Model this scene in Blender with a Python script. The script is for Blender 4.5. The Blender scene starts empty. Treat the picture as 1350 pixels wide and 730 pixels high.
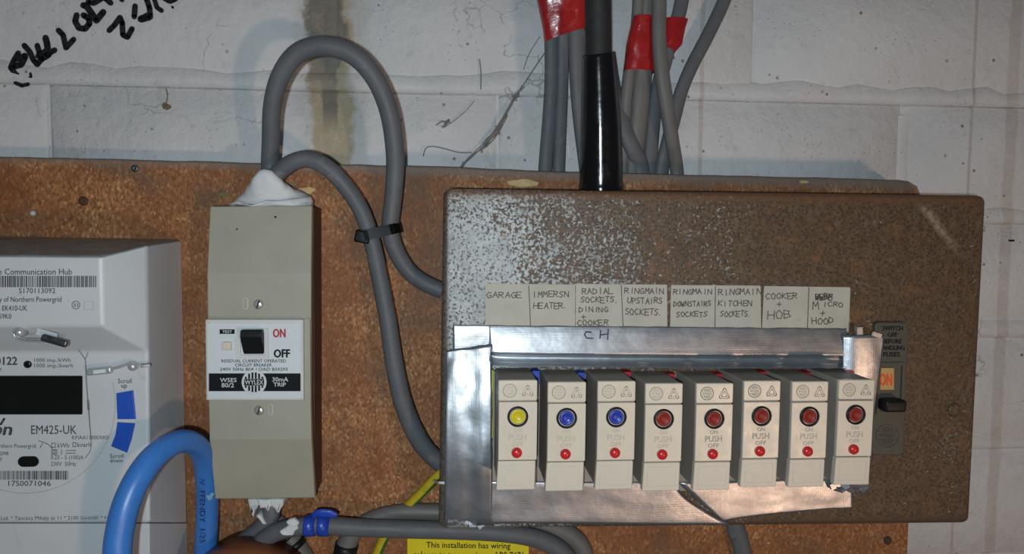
import bpy, bmesh, math, random
from mathutils import Vector, Matrix, noise as mnoise
random.seed(7)
sc = bpy.context.scene
COL = sc.collection
# ------------------------------------------------------------------ camera
F_PX, D, H = 900.0, 0.52, 1.55           # focal length in pixels (1350 wide), distance to the board, eye height
cam_d = bpy.data.cameras.new('camera'); cam = bpy.data.objects.new('camera', cam_d); COL.objects.link(cam)
cam_d.sensor_width = 36.0; cam_d.lens = 36.0*F_PX/1350.0; cam_d.clip_start = 0.01
yaw, pitch, roll = math.atan(75/900), math.atan(54/900), 0.007
RM = Matrix.Rotation(-yaw, 3, 'Z') @ Matrix.Rotation(math.pi/2-pitch, 3, 'X') @ Matrix.Rotation(roll, 3, 'Z')
CAM = Vector((0, -D, H))
cam.matrix_world = Matrix.Translation(CAM) @ RM.to_4x4()
sc.camera = cam
# ------------------------------------------------------------------ light
sc.view_settings.view_transform = 'Standard'; sc.view_settings.look = 'None'
sc.view_settings.gamma = 1.0; sc.view_settings.use_curve_mapping = False
sc.view_settings.exposure = 0.0
w = bpy.data.worlds.new('garage_gloom'); sc.world = w; w.use_nodes = True
w.node_tree.nodes['Background'].inputs[0].default_value = (0.80, 0.90, 1.0, 1)
w.node_tree.nodes['Background'].inputs[1].default_value = 0.07
def lamp(name, kind, loc, power, color, size):
    l = bpy.data.lights.new(name, kind); l.energy = power; l.color = color; l.shadow_soft_size = size
    o = bpy.data.objects.new(name, l); COL.objects.link(o); o.location = loc
    return o
lamp('phone_flash', 'POINT', (-0.018, -D-0.05, H-0.012), 7.0, (0.78, 0.92, 1.0), 0.006)
lamp('work_lamp', 'POINT', (0.95, -1.75, H-0.60), 29.0, (1.0, 0.63, 0.42), 0.05)

# ------------------------------------------------------------------ helpers
WALL, BOXF, MCBF = 0.032, -0.063, -0.105
def P(px, py, Y=0.0):                    # a point of the photograph taken to the depth plane Y
    d = RM @ Vector(((px-675)/F_PX, -(py-365)/F_PX, -1.0))
    return CAM + d*((Y-CAM.y)/d.y)
def S(Y): return (Y+D)/F_PX              # metres per pixel at depth Y
def link(o): COL.objects.link(o); return o
def put(name, me, mat, parent=None, smooth=False, loc=None):
    o = link(bpy.data.objects.new(name, me))
    mats = mat if isinstance(mat, (list, tuple)) else [mat]
    for m in mats: me.materials.append(m)
    if smooth:
        for p in me.polygons: p.use_smooth = True
    if parent is not None:
        o.parent = parent; o.matrix_parent_inverse = Matrix.Translation(-parent.location)
    if loc is not None: o.location = loc
    return o
def mesh(verts, faces, mi=None):
    me = bpy.data.meshes.new('m'); me.from_pydata([tuple(v) for v in verts], [], faces)
    if mi: me.polygons.foreach_set('material_index', mi)
    bm = bmesh.new(); bm.from_mesh(me); bmesh.ops.recalc_face_normals(bm, faces=bm.faces); bm.to_mesh(me); bm.free()
    me.update(); return me
def thing(name, label, cat, loc, group=None):
    o = link(bpy.data.objects.new(name, None)); o.location = loc; o.empty_display_size = 0.02
    tag(o, label, cat, group); return o
def tag(o, label, cat, group=None):
    o['label'] = label; o['category'] = cat
    if group: o['group'] = group
    return o
def bevel(o, wd, seg=2, ang=30):
    m = o.modifiers.new('bevel', 'BEVEL'); m.width = wd; m.segments = seg; m.limit_method = 'ANGLE'; m.angle_limit = math.radians(ang)
    for p in o.data.polygons: p.use_smooth = True
    m.harden_normals = False
    w_ = o.modifiers.new('wn', 'WEIGHTED_NORMAL'); w_.keep_sharp = True
    return o
class MB:
    def __init__(s): s.v = []; s.f = []; s.m = []
    def add(s, verts, faces, mi=0):
        b = len(s.v); s.v += [Vector(v) for v in verts]; s.f += [[i+b for i in f] for f in faces]; s.m += [mi]*len(faces); return s
    def box(s, c, d, mi=0, rot=None):
        vs = [Vector((x*d[0]/2, y*d[1]/2, z*d[2]/2)) for x in (-1, 1) for y in (-1, 1) for z in (-1, 1)]
        if rot is not None: vs = [rot @ v for v in vs]
        return s.add([v+Vector(c) for v in vs], [(0,1,3,2),(4,6,7,5),(0,4,5,1),(2,3,7,6),(0,2,6,4),(1,5,7,3)], mi)
    def prism(s, out, yb, yf, bev=0.0, seg=2, mi=0, out_back=None):
        # outline in (x, z), from the depth yb forward to yf, front edge rounded by bev
        n = len(out); cx = sum(p[0] for p in out)/n; cz = sum(p[1] for p in out)/n
        area = sum(out[i][0]*out[(i+1) % n][1]-out[(i+1) % n][0]*out[i][1] for i in range(n))
        sg = 1 if area > 0 else -1
        nr = []
        for i in range(n):
            a = Vector(out[i-1]); b = Vector(out[i]); c = Vector(out[(i+1) % n])
            e1 = (b-a).normalized() if (b-a).length > 1e-9 else Vector((0, 0)); e2 = (c-b).normalized() if (c-b).length > 1e-9 else Vector((0, 0))
            n1 = Vector((e1.y, -e1.x))*sg; n2 = Vector((e2.y, -e2.x))*sg
            m = n1+n2
            m = m/max(0.3, m.dot(n1)) if m.length > 1e-6 else n1
            nr.append(m)
        ob = out_back or out
        rings = [[(p[0], yb, p[1]) for p in ob]]
        if bev > 0:
            for k in range(seg+1):
                t = k/seg*math.pi/2
                ins = bev*(1-math.cos(t)); y = yf+bev*(1-math.sin(t))
                rings.append([(out[i][0]-nr[i].x*ins, y, out[i][1]-nr[i].y*ins) for i in range(n)])
        else: rings.append([(p[0], yf, p[1]) for p in out])
        vs = [v for r in rings for v in r]; fs = []
        for k in range(len(rings)-1):
            for i in range(n):
                j = (i+1) % n; fs.append((k*n+i, k*n+j, (k+1)*n+j, (k+1)*n+i))
        fs.append(tuple(range(n))); fs.append(tuple((len(rings)-1)*n+i for i in range(n)))
        return s.add(vs, fs, mi)
    def lathe_y(s, c, prof, n=24, mi=0):   # profile of (radius, y offset) about the axis through c along y
        vs = []; fs = []
        for r, y in prof:
            for i in range(n):
                a = 2*math.pi*i/n; vs.append((c[0]+r*math.cos(a), c[1]+y, c[2]+r*math.sin(a)))
        for k in range(len(prof)-1):
            for i in range(n):
                j = (i+1) % n; fs.append((k*n+i, k*n+j, (k+1)*n+j, (k+1)*n+i))
        fs.append(tuple(range(n))); fs.append(tuple((len(prof)-1)*n+i for i in range(n)))
        return s.add(vs, fs, mi)
    def tube(s, pts, rad, n=16, mi=0, flat=None, mat_fn=None, smooth_pts=True, sub=6):
        pts = [Vector(p) for p in pts]
        rads = rad if isinstance(rad, (list, tuple)) else [rad]*len(pts)
        if smooth_pts and len(pts) > 2: pts, rads = catmull(pts, rads, sub)
        up = Vector((0, -1, 0)); vs = []; fs = []; mm = []
        for i, p in enumerate(pts):
            t = (pts[min(i+1, len(pts)-1)]-pts[max(i-1, 0)]).normalized()
            a = up - t*up.dot(t)
            if a.length < 1e-4: a = Vector((0, 0, 1)) - t*t.z
            a.normalize(); b = t.cross(a)
            ka, kb = flat or (1, 1)
            for k in range(n):
                th = 2*math.pi*k/n
                vs.append(p + a*(rads[i]*ka*math.cos(th)) + b*(rads[i]*kb*math.sin(th)))
        L = len(pts)
        for i in range(L-1):
            for k in range(n):
                j = (k+1) % n; fs.append((i*n+k, i*n+j, (i+1)*n+j, (i+1)*n+k)); mm.append(mat_fn(k/n) if mat_fn else mi)
        fs.append(tuple(range(n))); mm.append(mi); fs.append(tuple((L-1)*n+k for k in range(n))); mm.append(mi)
        s.add(vs, fs, mi); s.m[-len(mm):] = mm
        return s
    def build(s, name, mat, parent=None, smooth=False):
        return put(name, mesh(s.v, s.f, s.m), mat, parent, smooth)
def catmull(pts, rads, sub):
    out = []; ro = []
    n = len(pts)
    for i in range(n-1):
        p0 = pts[max(i-1, 0)]; p1 = pts[i]; p2 = pts[i+1]; p3 = pts[min(i+2, n-1)]
        for k in range(sub):
            t = k/sub
            out.append(0.5*((2*p1)+(p2-p0)*t+(2*p0-5*p1+4*p2-p3)*t*t+(3*p1-p0-3*p2+p3)*t*t*t)); ro.append(rads[i]*(1-t)+rads[i+1]*t)
    out.append(pts[-1]); ro.append(rads[-1]); return out, ro
def pq(pts, Y): return [(P(x, y, Y).x, P(x, y, Y).z) for x, y in pts]
def rrect(x0, z0, x1, z1, r, n=4):
    o = []
    for cx, cz, a0 in ((x1-r, z1-r, 0), (x0+r, z1-r, 90), (x0+r, z0+r, 180), (x1-r, z0+r, 270)):
        for k in range(n+1):
            a = math.radians(a0+90*k/n); o.append((cx+r*math.cos(a), cz+r*math.sin(a)))
    return o
def rquad(q, r, n=4):                    # a quad of pixels or metres with its corners rounded by r
    o = []; m = len(q)
    for i in range(m):
        a = Vector(q[i-1]); b = Vector(q[i]); c = Vector(q[(i+1) % m])
        p = b+(a-b).normalized()*r; t = b+(c-b).normalized()*r
        for k in range(n+1):
            u = k/n; v = p*(1-u)**2+b*2*u*(1-u)+t*u*u; o.append((v.x, v.y))
    return o
# --- flat print
def text_mesh(s, bold=0.0, space=1.0):
    c = bpy.data.curves.new('t', 'FONT'); c.body = s; c.offset = bold; c.space_character = space; c.resolution_u = 2
    o = bpy.data.objects.new('t', c); COL.objects.link(o)
    dg = bpy.context.evaluated_depsgraph_get()
    me = bpy.data.meshes.new_from_object(o.evaluated_get(dg))
    v = [tuple(x.co) for x in me.vertices]; f = [tuple(p.vertices) for p in me.polygons]
    bpy.data.objects.remove(o); bpy.data.curves.remove(c); bpy.data.meshes.remove(me)
    return v, f
def letter(mb, s, x0, y0, x1, y1, fn, bold=0.0, slant=0.0, mi=0, shear=0.0):
    # text s fitted to the box x0..x1, y0 (top)..y1 (bottom); fn maps the box's units to a point
    v, f = text_mesh(s)
    if not v: return
    n0 = len(v)
    if bold:
        v0 = list(v); f0 = list(f)
        for dx, dy in ((-bold, 0), (bold, 0), (0, bold*.6), (0, -bold*.6)):
            b = len(v); v += [(a[0]+dx, a[1]+dy, 0) for a in v0]; f += [tuple(i+b for i in q) for q in f0]
    xa = min(a[0] for a in v); xb = max(a[0] for a in v); ya = min(a[1] for a in v); yb = max(a[1] for a in v)
    out = []
    for k, a in enumerate(v):
        u = (a[0]-xa)/(xb-xa+1e-9); t = (a[1]-ya)/(yb-ya+1e-9)
        out.append(fn(x0+(x1-x0)*u+shear*t, y1+(y0-y1)*t+slant*u)-Vector((0, k//n0*2.5e-5, 0)))
    mb.add(out, f, mi)
def at(Y): return lambda x, y: P(x, y, Y)
def stroke(mb, pts, wd, fn, mi=0, jit=0.0):
    for i in range(len(pts)):
        x, y = pts[i]
        mb.add([fn(x+wd/2*math.cos(k*math.pi/4), y+wd/2*math.sin(k*math.pi/4)) for k in range(8)], [tuple(range(8))], mi)
        if i:
            a, b = pts[i-1]; dx, dy = x-a, y-b; l = math.hypot(dx, dy) or 1; nx, ny = -dy/l*wd/2, dx/l*wd/2
            mb.add([fn(a+nx, b+ny), fn(x+nx, y+ny), fn(x-nx, y-ny), fn(a-nx, b-ny)], [(0, 1, 2, 3)], mi)
SF = {'A': [[(0,0),(.5,1),(1,0)],[(.2,.4),(.8,.4)]], 'B': [[(0,0),(0,1),(.8,.9),(.7,.55),(0,.5)],[(.7,.55),(1,.25),(0,0)]],
 'C': [[(1,.85),(.5,1),(0,.5),(.4,0),(1,.15)]], 'D': [[(0,0),(0,1),(.9,.7),(.9,.3),(0,0)]], 'E': [[(1,1),(0,1),(0,0),(1,0)],[(0,.5),(.8,.5)]],
 'G': [[(1,.85),(.5,1),(0,.5),(.4,0),(1,.1),(1,.45),(.6,.45)]], 'H': [[(0,0),(0,1)],[(1,0),(1,1)],[(0,.5),(1,.5)]],
 'I': [[(.5,0),(.5,1)]], 'K': [[(0,0),(0,1)],[(1,1),(0,.45),(1,0)]], 'L': [[(0,1),(0,0),(1,0)]], 'M': [[(0,0),(.1,1),(.5,.4),(.9,1),(1,0)]],
 'N': [[(0,0),(0,1),(1,0),(1,1)]], 'O': [[(.5,1),(0,.6),(.2,.05),(.8,0),(1,.6),(.5,1)]], 'P': [[(0,0),(0,1),(.9,.9),(.9,.55),(0,.45)]],
 'R': [[(0,0),(0,1),(.9,.9),(.8,.55),(0,.5)],[(.3,.5),(1,0)]], 'S': [[(1,.9),(.4,1),(.1,.7),(.9,.35),(.6,0),(0,.1)]], 'T': [[(0,1),(1,1)],[(.5,1),(.5,0)]],
 'U': [[(0,1),(0,.2),(.5,0),(1,.2),(1,1)]], 'W': [[(0,1),(.25,0),(.5,.6),(.75,0),(1,1)]], '+': [[(.5,.9),(.5,.1)],[(.1,.5),(.9,.5)]], '.': [[(.1,.05),(.2,.08)]]}
def hand(mb, s, x0, y0, x1, y1, fn, wd=1.1, mi=0):
    n = len(s); cw = (x1-x0)/n
    for i, ch in enumerate(s):
        jx, jy = random.uniform(-.4, .4), random.uniform(-.8, .8); sh = random.uniform(-.5, 1.0)
        for st in SF.get(ch, []):
            stroke(mb, [(x0+cw*(i+.08)+u*cw*.78+jx+sh*v, y1+jy-(y1-y0)*v) for u, v in st], wd, fn, mi)

# ------------------------------------------------------------------ materials
class G:
    def __init__(s, name):
        s.m = bpy.data.materials.new(name); s.m.use_nodes = True; s.t = s.m.node_tree; s.b = s.t.nodes['Principled BSDF']
        tc = s.t.nodes.new('ShaderNodeTexCoord'); s.co = tc.outputs['Object']
    def n(s, ty, **k):
        x = s.t.nodes.new(ty)
        for a, b in k.items(): setattr(x, a, b)
        return x
    def i(s, sock, v):
        if isinstance(v, bpy.types.NodeSocket): s.t.links.new(v, sock)
        elif isinstance(v, (tuple, list)) and len(v) == 3 and sock.type == 'RGBA': sock.default_value = (*v, 1)
        else: sock.default_value = v
    def scale(s, vec):
        x = s.n('ShaderNodeMapping'); s.i(x.inputs[0], s.co); x.inputs['Scale'].default_value = vec; return x.outputs[0]
    def noise(s, sc_, det=4, rough=.6, vec=None, dist=0):
        x = s.n('ShaderNodeTexNoise'); s.i(x.inputs['Vector'], vec or s.co); x.inputs['Scale'].default_value = sc_; x.inputs['Detail'].default_value = det
        x.inputs['Roughness'].default_value = rough; x.inputs['Distortion'].default_value = dist; return x.outputs[0]
    def vor(s, sc_, out='Distance', vec=None, feat='F1'):
        x = s.n('ShaderNodeTexVoronoi', feature=feat); s.i(x.inputs['Vector'], vec or s.co); x.inputs['Scale'].default_value = sc_; return x.outputs[out]
    def wave(s, sc_, vec=None, dirn='X', dist=0, ds=1):
        x = s.n('ShaderNodeTexWave', bands_direction=dirn); s.i(x.inputs['Vector'], vec or s.co); x.inputs['Scale'].default_value = sc_; x.inputs['Distortion'].default_value = dist
        x.inputs['Detail Scale'].default_value = ds; return x.outputs[1]
    def mp(s, v, a, b, c=0.0, d=1.0):
        x = s.n('ShaderNodeMapRange'); s.i(x.inputs[0], v)
        for k, q in enumerate((a, b, c, d)): x.inputs[k+1].default_value = q
        return x.outputs[0]
    def ma(s, op, a, b=0.0, cl=False):
        x = s.n('ShaderNodeMath', operation=op, use_clamp=cl); s.i(x.inputs[0], a); s.i(x.inputs[1], b); return x.outputs[0]
    def mix(s, f, a, b, bt='MIX'):
        x = s.n('ShaderNodeMix', data_type='RGBA', blend_type=bt); s.i(x.inputs[0], f); s.i(x.inputs[6], a); s.i(x.inputs[7], b); return x.outputs[2]
    def xyz(s):
        x = s.n('ShaderNodeSeparateXYZ'); s.i(x.inputs[0], s.co); return x.outputs
    def bump(s, h, st, d=0.001, prev=None):
        x = s.n('ShaderNodeBump'); s.i(x.inputs['Height'], h); x.inputs['Strength'].default_value = st; x.inputs['Distance'].default_value = d
        if prev: s.i(x.inputs['Normal'], prev)
        return x.outputs[0]
    def done(s, col=None, rough=None, metal=None, nor=None, spec=None):
        for k, v in (('Base Color', col), ('Roughness', rough), ('Metallic', metal), ('Normal', nor), ('Specular IOR Level', spec)):
            if v is not None: s.i(s.b.inputs[k], v)
        return s.m
def simple(name, col, rough=.5, metal=0.0, var=.12, vs=40, bump=.0, bs=600, spec=.5, dirt=None):
    g = G(name); dk = tuple(c*(1-var) for c in col)
    c = g.mix(g.mp(g.noise(vs, 5), .3, .7), dk, col)
    if dirt:
        c = g.mix(g.mp(g.noise(dirt[1], 6, .7), dirt[2], dirt[2]+.12, 0, dirt[3]), c, dirt[0])
    r = g.mp(g.noise(vs*2, 3), .3, .7, max(0, rough-.06), min(1, rough+.06))
    return g.done(c, r, metal, g.bump(g.noise(bs, 3), bump, .0005) if bump else None, spec)
def M_wall():
    g = G('painted_blockwork'); X = g.xyz()
    base = g.mix(g.mp(g.noise(9, 5), .3, .7), (.53, .53, .53), (.63, .625, .62))
    base = g.mix(g.mp(g.noise(60, 6, .7), .58, .68, 0, .35), base, (.40, .39, .37))
    sp = g.ma('MULTIPLY', g.mp(g.vor(95), .10, .16, 1, 0), g.mp(g.noise(38, 3), .54, .60))
    base = g.mix(g.ma('MULTIPLY', sp, .8), base, (.10, .095, .09))
    sp2 = g.ma('MULTIPLY', g.mp(g.vor(260), .10, .2, 1, 0), g.mp(g.noise(25, 4), .52, .58))
    base = g.mix(g.ma('MULTIPLY', sp2, .6), base, (.16, .15, .14))
    dv = g.n('ShaderNodeMix', data_type='RGBA', blend_type='LINEAR_LIGHT'); g.i(dv.inputs[0], .04); g.i(dv.inputs[6], g.co)
    nz3 = g.n('ShaderNodeTexNoise'); g.i(nz3.inputs['Vector'], g.co); nz3.inputs['Scale'].default_value = 28; nz3.inputs['Detail'].default_value = 5; g.i(dv.inputs[7], nz3.outputs[1])
    ck = g.ma('MULTIPLY', g.mp(g.vor(15, 'Distance', dv.outputs[2], 'DISTANCE_TO_EDGE'), .004, .012, 1, 0), g.mp(g.noise(12, 3, .6), .56, .62))
    base = g.mix(g.ma('MULTIPLY', ck, .55), base, (.17, .16, .15))
    def drip(px, wd, col, amt, zlo=None, zhi=None, nz=.013, ns=48):
        x0 = P(px, 110, WALL).x
        d = g.ma('ABSOLUTE', g.ma('ADD', g.ma('SUBTRACT', X[0], x0), g.ma('MULTIPLY', g.ma('SUBTRACT', g.noise(ns, 4), .5), nz*2)))
        m = g.mp(d, wd*.72, wd*.98, 1, 0)
        if zlo is not None: m = g.ma('MULTIPLY', m, g.mp(X[2], zlo-.01, zlo+.01))
        if zhi is not None: m = g.ma('MULTIPLY', m, g.mp(X[2], zhi-.01, zhi+.01, 1, 0))
        nonlocal base
        base = g.mix(g.ma('MULTIPLY', m, g.ma('MULTIPLY', g.mp(g.noise(85, 6, .75), .30, .50, .45, 1), amt)), base, col)
    z1 = P(436, 75, WALL).z; z2 = P(436, 112, WALL).z; z3 = P(436, 160, WALL).z
    drip(437, .019, (.40, .31, .175), 1.0, None, None)
    drip(432, .017, (.065, .058, .046), 1.0, z1)
    drip(428, .013, (.065, .058, .046), .9, z2, z1+.01)
    drip(434, .007, (.035, .05, .04), .95, z3, z2, .003)
    drip(440, .032, (.40, .37, .32), .35)
    drip(1283, .0016, (.33, .27, .23), .5, None, None, .001, 20)
    drip(925, .0022, (.38, .30, .23), .45, None, None, .0015, 20)
    drip(1336, .006, (.40, .33, .28), .45, None, None, .003)
    n0 = g.bump(g.noise(24, 4, .55), .5, .0035)
    n1 = g.bump(g.noise(90, 6, .65), .7, .0022, n0)
    n2 = g.bump(g.noise(420, 4, .6), .35, .0006, n1)
    return g.done(base, g.mp(g.noise(40), .3, .7, .55, .75), 0, n2, .35)
def M_board():
    g = G('chipboard')
    v = g.scale((1, 1, .6))
    fl = g.vor(760, 'Color', v); fr = g.n('ShaderNodeSeparateColor'); g.i(fr.inputs[0], fl)
    c = g.mix(fr.outputs[0], (.18, .070, .023), (.42, .18, .068))
    c = g.mix(g.mp(fr.outputs[1], .86, .95, 0, .7), c, (.55, .32, .16))
    c = g.mix(g.mp(g.noise(330, 4, .7), .55, .68, 0, .45), c, (.50, .25, .115))
    c = g.mix(g.mp(g.noise(14, 6, .65), .42, .62, 0, .75), c, (.185, .060, .020))
    c = g.mix(g.mp(g.noise(9, 6, .7, dist=.6), .52, .68, 0, .7), c, (.115, .080, .055))
    c = g.mix(g.mp(g.noise(46, 6, .7), .66, .74, 0, .5), c, (.30, .23, .17))
    c = g.mix(g.mp(g.vor(38), .035, .055, .75, 0), c, (.50, .36, .19))
    X = g.xyz(); zt = P(180, 212, 0).z
    edge = g.mp(g.ma('ADD', g.ma('ADD', X[2], g.ma('MULTIPLY', X[0], .018)), g.ma('MULTIPLY', g.noise(90, 5), .006)), zt-.0075, zt-.001, 0, .75)
    c = g.mix(edge, c, (.20, .165, .14))
    n = g.bump(g.noise(500, 4, .7), .5, .0008)
    return g.done(c, .62, 0, n, .35)
def M_box():
    g = G('rusted_enamel_steel'); X = g.xyz()
    pL = P(590, 330, BOXF); pR = P(1020, 330, BOXF); pB = P(600, 470, BOXF)
    fx = g.mp(X[0], pL.x, pR.x, 0.0, 1.0)
    low = g.ma('ADD', g.ma('MULTIPLY', g.ma('SUBTRACT', g.noise(13, 5, .65), .5), .55), g.ma('MULTIPLY', g.ma('SUBTRACT', g.noise(60, 4, .7), .5), .35))
    thr = g.ma('ADD', g.mp(fx, 0, 1, .405, .73), low)
    cell = g.noise(430, 2.5, .6, dist=.5)
    gm = g.mp(g.ma('SUBTRACT', cell, thr), -.05, .05)
    brown = g.mix(g.mp(g.noise(420, 4, .7), .35, .7), (.060, .034, .017), (.150, .089, .044))
    brown = g.mix(g.mp(g.noise(150, 5, .7), .52, .66, 0, .5), brown, (.155, .112, .072))
    brown = g.mix(g.mp(g.noise(30, 5), .5, .7, 0, .4), brown, (.085, .045, .021))
    grey = g.mix(g.mp(g.noise(60, 5), .35, .65), (.25, .255, .245), (.42, .44, .43))
    c = g.mix(gm, brown, grey)
    pit = g.ma('MULTIPLY', g.mp(g.vor(420), .27, .40, 1, 0), g.mp(g.noise(120, 3), .33, .41))
    c = g.mix(g.ma('MULTIPLY', pit, .9), c, (.035, .025, .018))
    c = g.mix(g.mp(g.noise(34, 6, .75), .57, .68, 0, .75), c, (.20, .085, .030))
    c = g.mix(g.mp(g.vor(26), .02, .075, .9, 0), c, (.30, .11, .025))
    # pale scuff near the upper right corner
    a = P(1215, 270, BOXF); b = P(1262, 330, BOXF)
    t = (b-a).normalized(); nn = Vector((t.z, 0, -t.x))
    d = g.ma('ABSOLUTE', g.ma('ADD', g.ma('ADD', g.ma('MULTIPLY', X[0], nn.x), g.ma('MULTIPLY', X[2], nn.z)), -(a.x*nn.x+a.z*nn.z)))
    m = g.ma('MULTIPLY', g.mp(d, .001, .0045, 1, 0), g.ma('MULTIPLY', g.mp(X[2], b.z-.005, b.z+.012), g.mp(X[2], a.z-.004, a.z+.002, 1, 0)))
    c = g.mix(g.ma('MULTIPLY', m, g.mp(g.noise(220, 3), .4, .6, .1, .7)), c, (.34, .27, .19))
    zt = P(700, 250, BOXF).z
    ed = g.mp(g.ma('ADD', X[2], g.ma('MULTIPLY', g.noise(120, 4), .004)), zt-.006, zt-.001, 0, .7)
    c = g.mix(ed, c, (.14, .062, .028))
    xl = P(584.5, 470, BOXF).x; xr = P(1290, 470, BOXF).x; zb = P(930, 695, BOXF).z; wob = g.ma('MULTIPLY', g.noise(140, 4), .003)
    c = g.mix(g.mp(g.ma('SUBTRACT', X[0], wob), xl+.0005, xl+.0030, .85, 0), c, (.060, .034, .020))  # rusty left lip, its colour also darkened as shade on the rounded corner
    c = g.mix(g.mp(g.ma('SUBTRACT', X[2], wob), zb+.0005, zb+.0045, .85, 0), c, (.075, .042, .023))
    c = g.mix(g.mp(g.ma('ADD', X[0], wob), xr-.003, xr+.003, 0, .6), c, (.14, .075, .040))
    n = g.bump(g.noise(330, 4, .6), .5, .0007)
    return g.done(c, g.mp(gm, 0, 1, .58, .42), 0.0, n, .5)
def M_tape(name, dirn, tint=(.50, .515, .54)):
    g = G(name)
    wv = g.wave(330, None, dirn, 2.0, 2)
    lo = g.noise(22, 4, .55); st = g.noise(30, 3, .6, g.scale((1, 1, 12)) if dirn == 'Z' else g.scale((12, 1, 1)))
    c = g.mix(g.mp(lo, .3, .7), tuple(x*.82 for x in tint), tint)
    n = g.bump(lo, .16, .006)
    n = g.bump(st, .05, .0010, n)
    n = g.bump(wv, .11, .0002, n)
    return g.done(c, g.mp(g.noise(60), .3, .7, .34, .45), .92, n)
def M_meter():
    g = G('pale_grey_plastic')
    c = g.mix(g.mp(g.noise(20, 4), .3, .7), (.50, .515, .525), (.55, .565, .575))
    c = g.mix(g.mp(g.noise(26, 7, .75, dist=1.2), .62, .70, 0, .35), c, (.30, .29, .27))
    X = g.xyz(); nz = g.n('ShaderNodeNewGeometry'); s = g.n('ShaderNodeSeparateXYZ'); g.i(s.inputs[0], nz.outputs['Normal'])
    dust = g.ma('MULTIPLY', g.mp(s.outputs[2], .2, .6), g.mp(g.noise(80, 5, .7), .3, .7, .6, .98))
    c = g.mix(dust, c, (.115, .12, .12))
    return g.done(c, .42, 0, g.bump(g.noise(900, 2), .06, .0003), .45)
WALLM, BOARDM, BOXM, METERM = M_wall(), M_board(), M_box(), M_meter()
TAPE_H, TAPE_V = M_tape('foil_tape_crosswise', 'Z'), M_tape('foil_tape_lengthwise', 'X')
GREYC = simple('grey_cable_sheath', (.115, .120, .129), .55, 0, .18, 60, .15, 700, .35, ((.26, .23, .20), 50, .60, .5))
GREYD = simple('dusty_cable_sheath', (.150, .142, .133), .55, 0, .2, 60, .1, 900, .4, ((.10, .095, .09), 60, .60, .5))
BLUEC = simple('blue_cable_sheath', (.045, .19, .56), .36, 0, .12, 40, .06, 700, .5, ((.10, .25, .50), 60, .62, .4))
BLACK = simple('black_rubber', (.010, .010, .011), .42, 0, .2, 80, .15, 900, .25)
SLEEVE = simple('glossy_black_sleeve', (.005, .005, .006), .15, 0, .1, 60, .10, 160, .45)
REDT = simple('red_electrical_tape', (.42, .016, .018), .20, 0, .4, 45, .9, 90, .6)
BLUET = simple('blue_tape', (.015, .06, .42), .35, 0, .2, 90, .25, 300)
BEIGE = simple('beige_enamel', (.36, .345, .275), .45, 0, .10, 25, .05, 500, .4, ((.22, .20, .16), 70, .68, .5))
CREAM = simple('cream_plastic', (.66, .575, .46), .34, 0, .06, 60, .05, 800, .55, ((.40, .33, .24), 160, .70, .5))
CREAM2 = simple('cream_plastic_holder', (.64, .565, .46), .38, 0, .06, 60, .05, 800, .4)
TAUPE = simple('taupe_moulding', (.30, .265, .225), .55, 0, .15, 50, .12, 700, .35, ((.10, .09, .08), 90, .60, .6))
BAKE = simple('dark_brown_bakelite', (.085, .045, .026), .6, 0, .3, 90, .2, 700, .25)
BAKEO = simple('orange_brown_bakelite', (.23, .068, .022), .38, 0, .3, 60, .1, 500, .5)
WHITEP = simple('white_faceplate', (.62, .66, .68), .35, 0, .05, 40, .0, 500, .4, ((.35, .36, .36), 60, .68, .5))
WHITEF = simple('white_moulding', (.60, .59, .57), .42, 0, .06, 60, .0)
INK = simple('black_ink', (.010, .011, .013), .6, 0, .1, 40, 0, 600, .12); INKW = simple('white_print', (.62, .64, .65), .5)
GINK = simple('grey_print', (.06, .065, .075), .6); FADE = simple('faint_grey_print', (.40, .415, .425), .5)
EMB = simple('moulded_mark', (.535, .46, .365), .5); EMBD = simple('glare_contrast_mark', (.36, .31, .24), .5)
PENCIL = simple('pen_ink', (.12, .10, .08), .7, 0, .35, 120)
REDI = simple('red_print', (.42, .02, .025), .5)
MARK = simple('black_marker', (.010, .012, .016), .55, 0, .6, 120, .2, 600, .5)
PURPLE = simple('violet_marker', (.05, .02, .075), .5)
BLUEB = simple('blue_print', (.018, .085, .46), .4, 0, .1)
LCD = simple('dark_display_glass', (.006, .008, .005), .12, 0, .3, 30)
STEEL = simple('zinc_steel', (.62, .63, .64), .32, .6, .2, 200); DKSTEEL = simple('dull_lead', (.22, .23, .23), .4, 1, .4, 200, .3, 700)
PAPER = simple('aged_paper', (.50, .475, .40), .75, 0, .14, 60, .1, 500, .2, ((.30, .26, .19), 55, .62, .6))
PUTTY = simple('white_putty', (.66, .67, .67), .65, 0, .18, 90, .6, 160, .3, ((.36, .34, .31), 60, .60, .6))
SIGNY = simple('yellow_plastic', (.72, .60, .012), .45, 0, .06, 40)
EARTHY = simple('earth_yellow', (.58, .44, .02), .4, 0, .25, 100); EARTHG = simple('earth_green', (.03, .15, .03), .4)
PLATE = simple('dark_grey_moulding', (.075, .072, .056), .5, 0, .15, 60, .15, 700, .4)
ONLAB = simple('amber_label', (.52, .31, .11), .5); ORED = simple('orange_red_print', (.80, .10, .03), .6, 0, .05, 40, 0, 600, .1)
WEB = simple('dusty_cobweb', (.22, .21, .195), .95, 0, .3, 200); TAN = simple('tan_debris', (.22, .16, .08), .9)
BTN = {'yellow': simple('yellow_button', (.62, .50, .015), .35), 'blue': simple('blue_button', (.02, .045, .36), .35), 'red': simple('dark_red_button', (.27, .026, .018), .45, 0, .2, 300, .3, 600, .3)}
OFFR = simple('bright_red_button', (.62, .022, .022), .25)
SHD = {'yellow': simple('yellow_shield', (.50, .48, .02), .5), 'blue': simple('blue_shield', (.02, .07, .45), .5), 'red': simple('red_shield', (.50, .015, .025), .5)}

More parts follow.
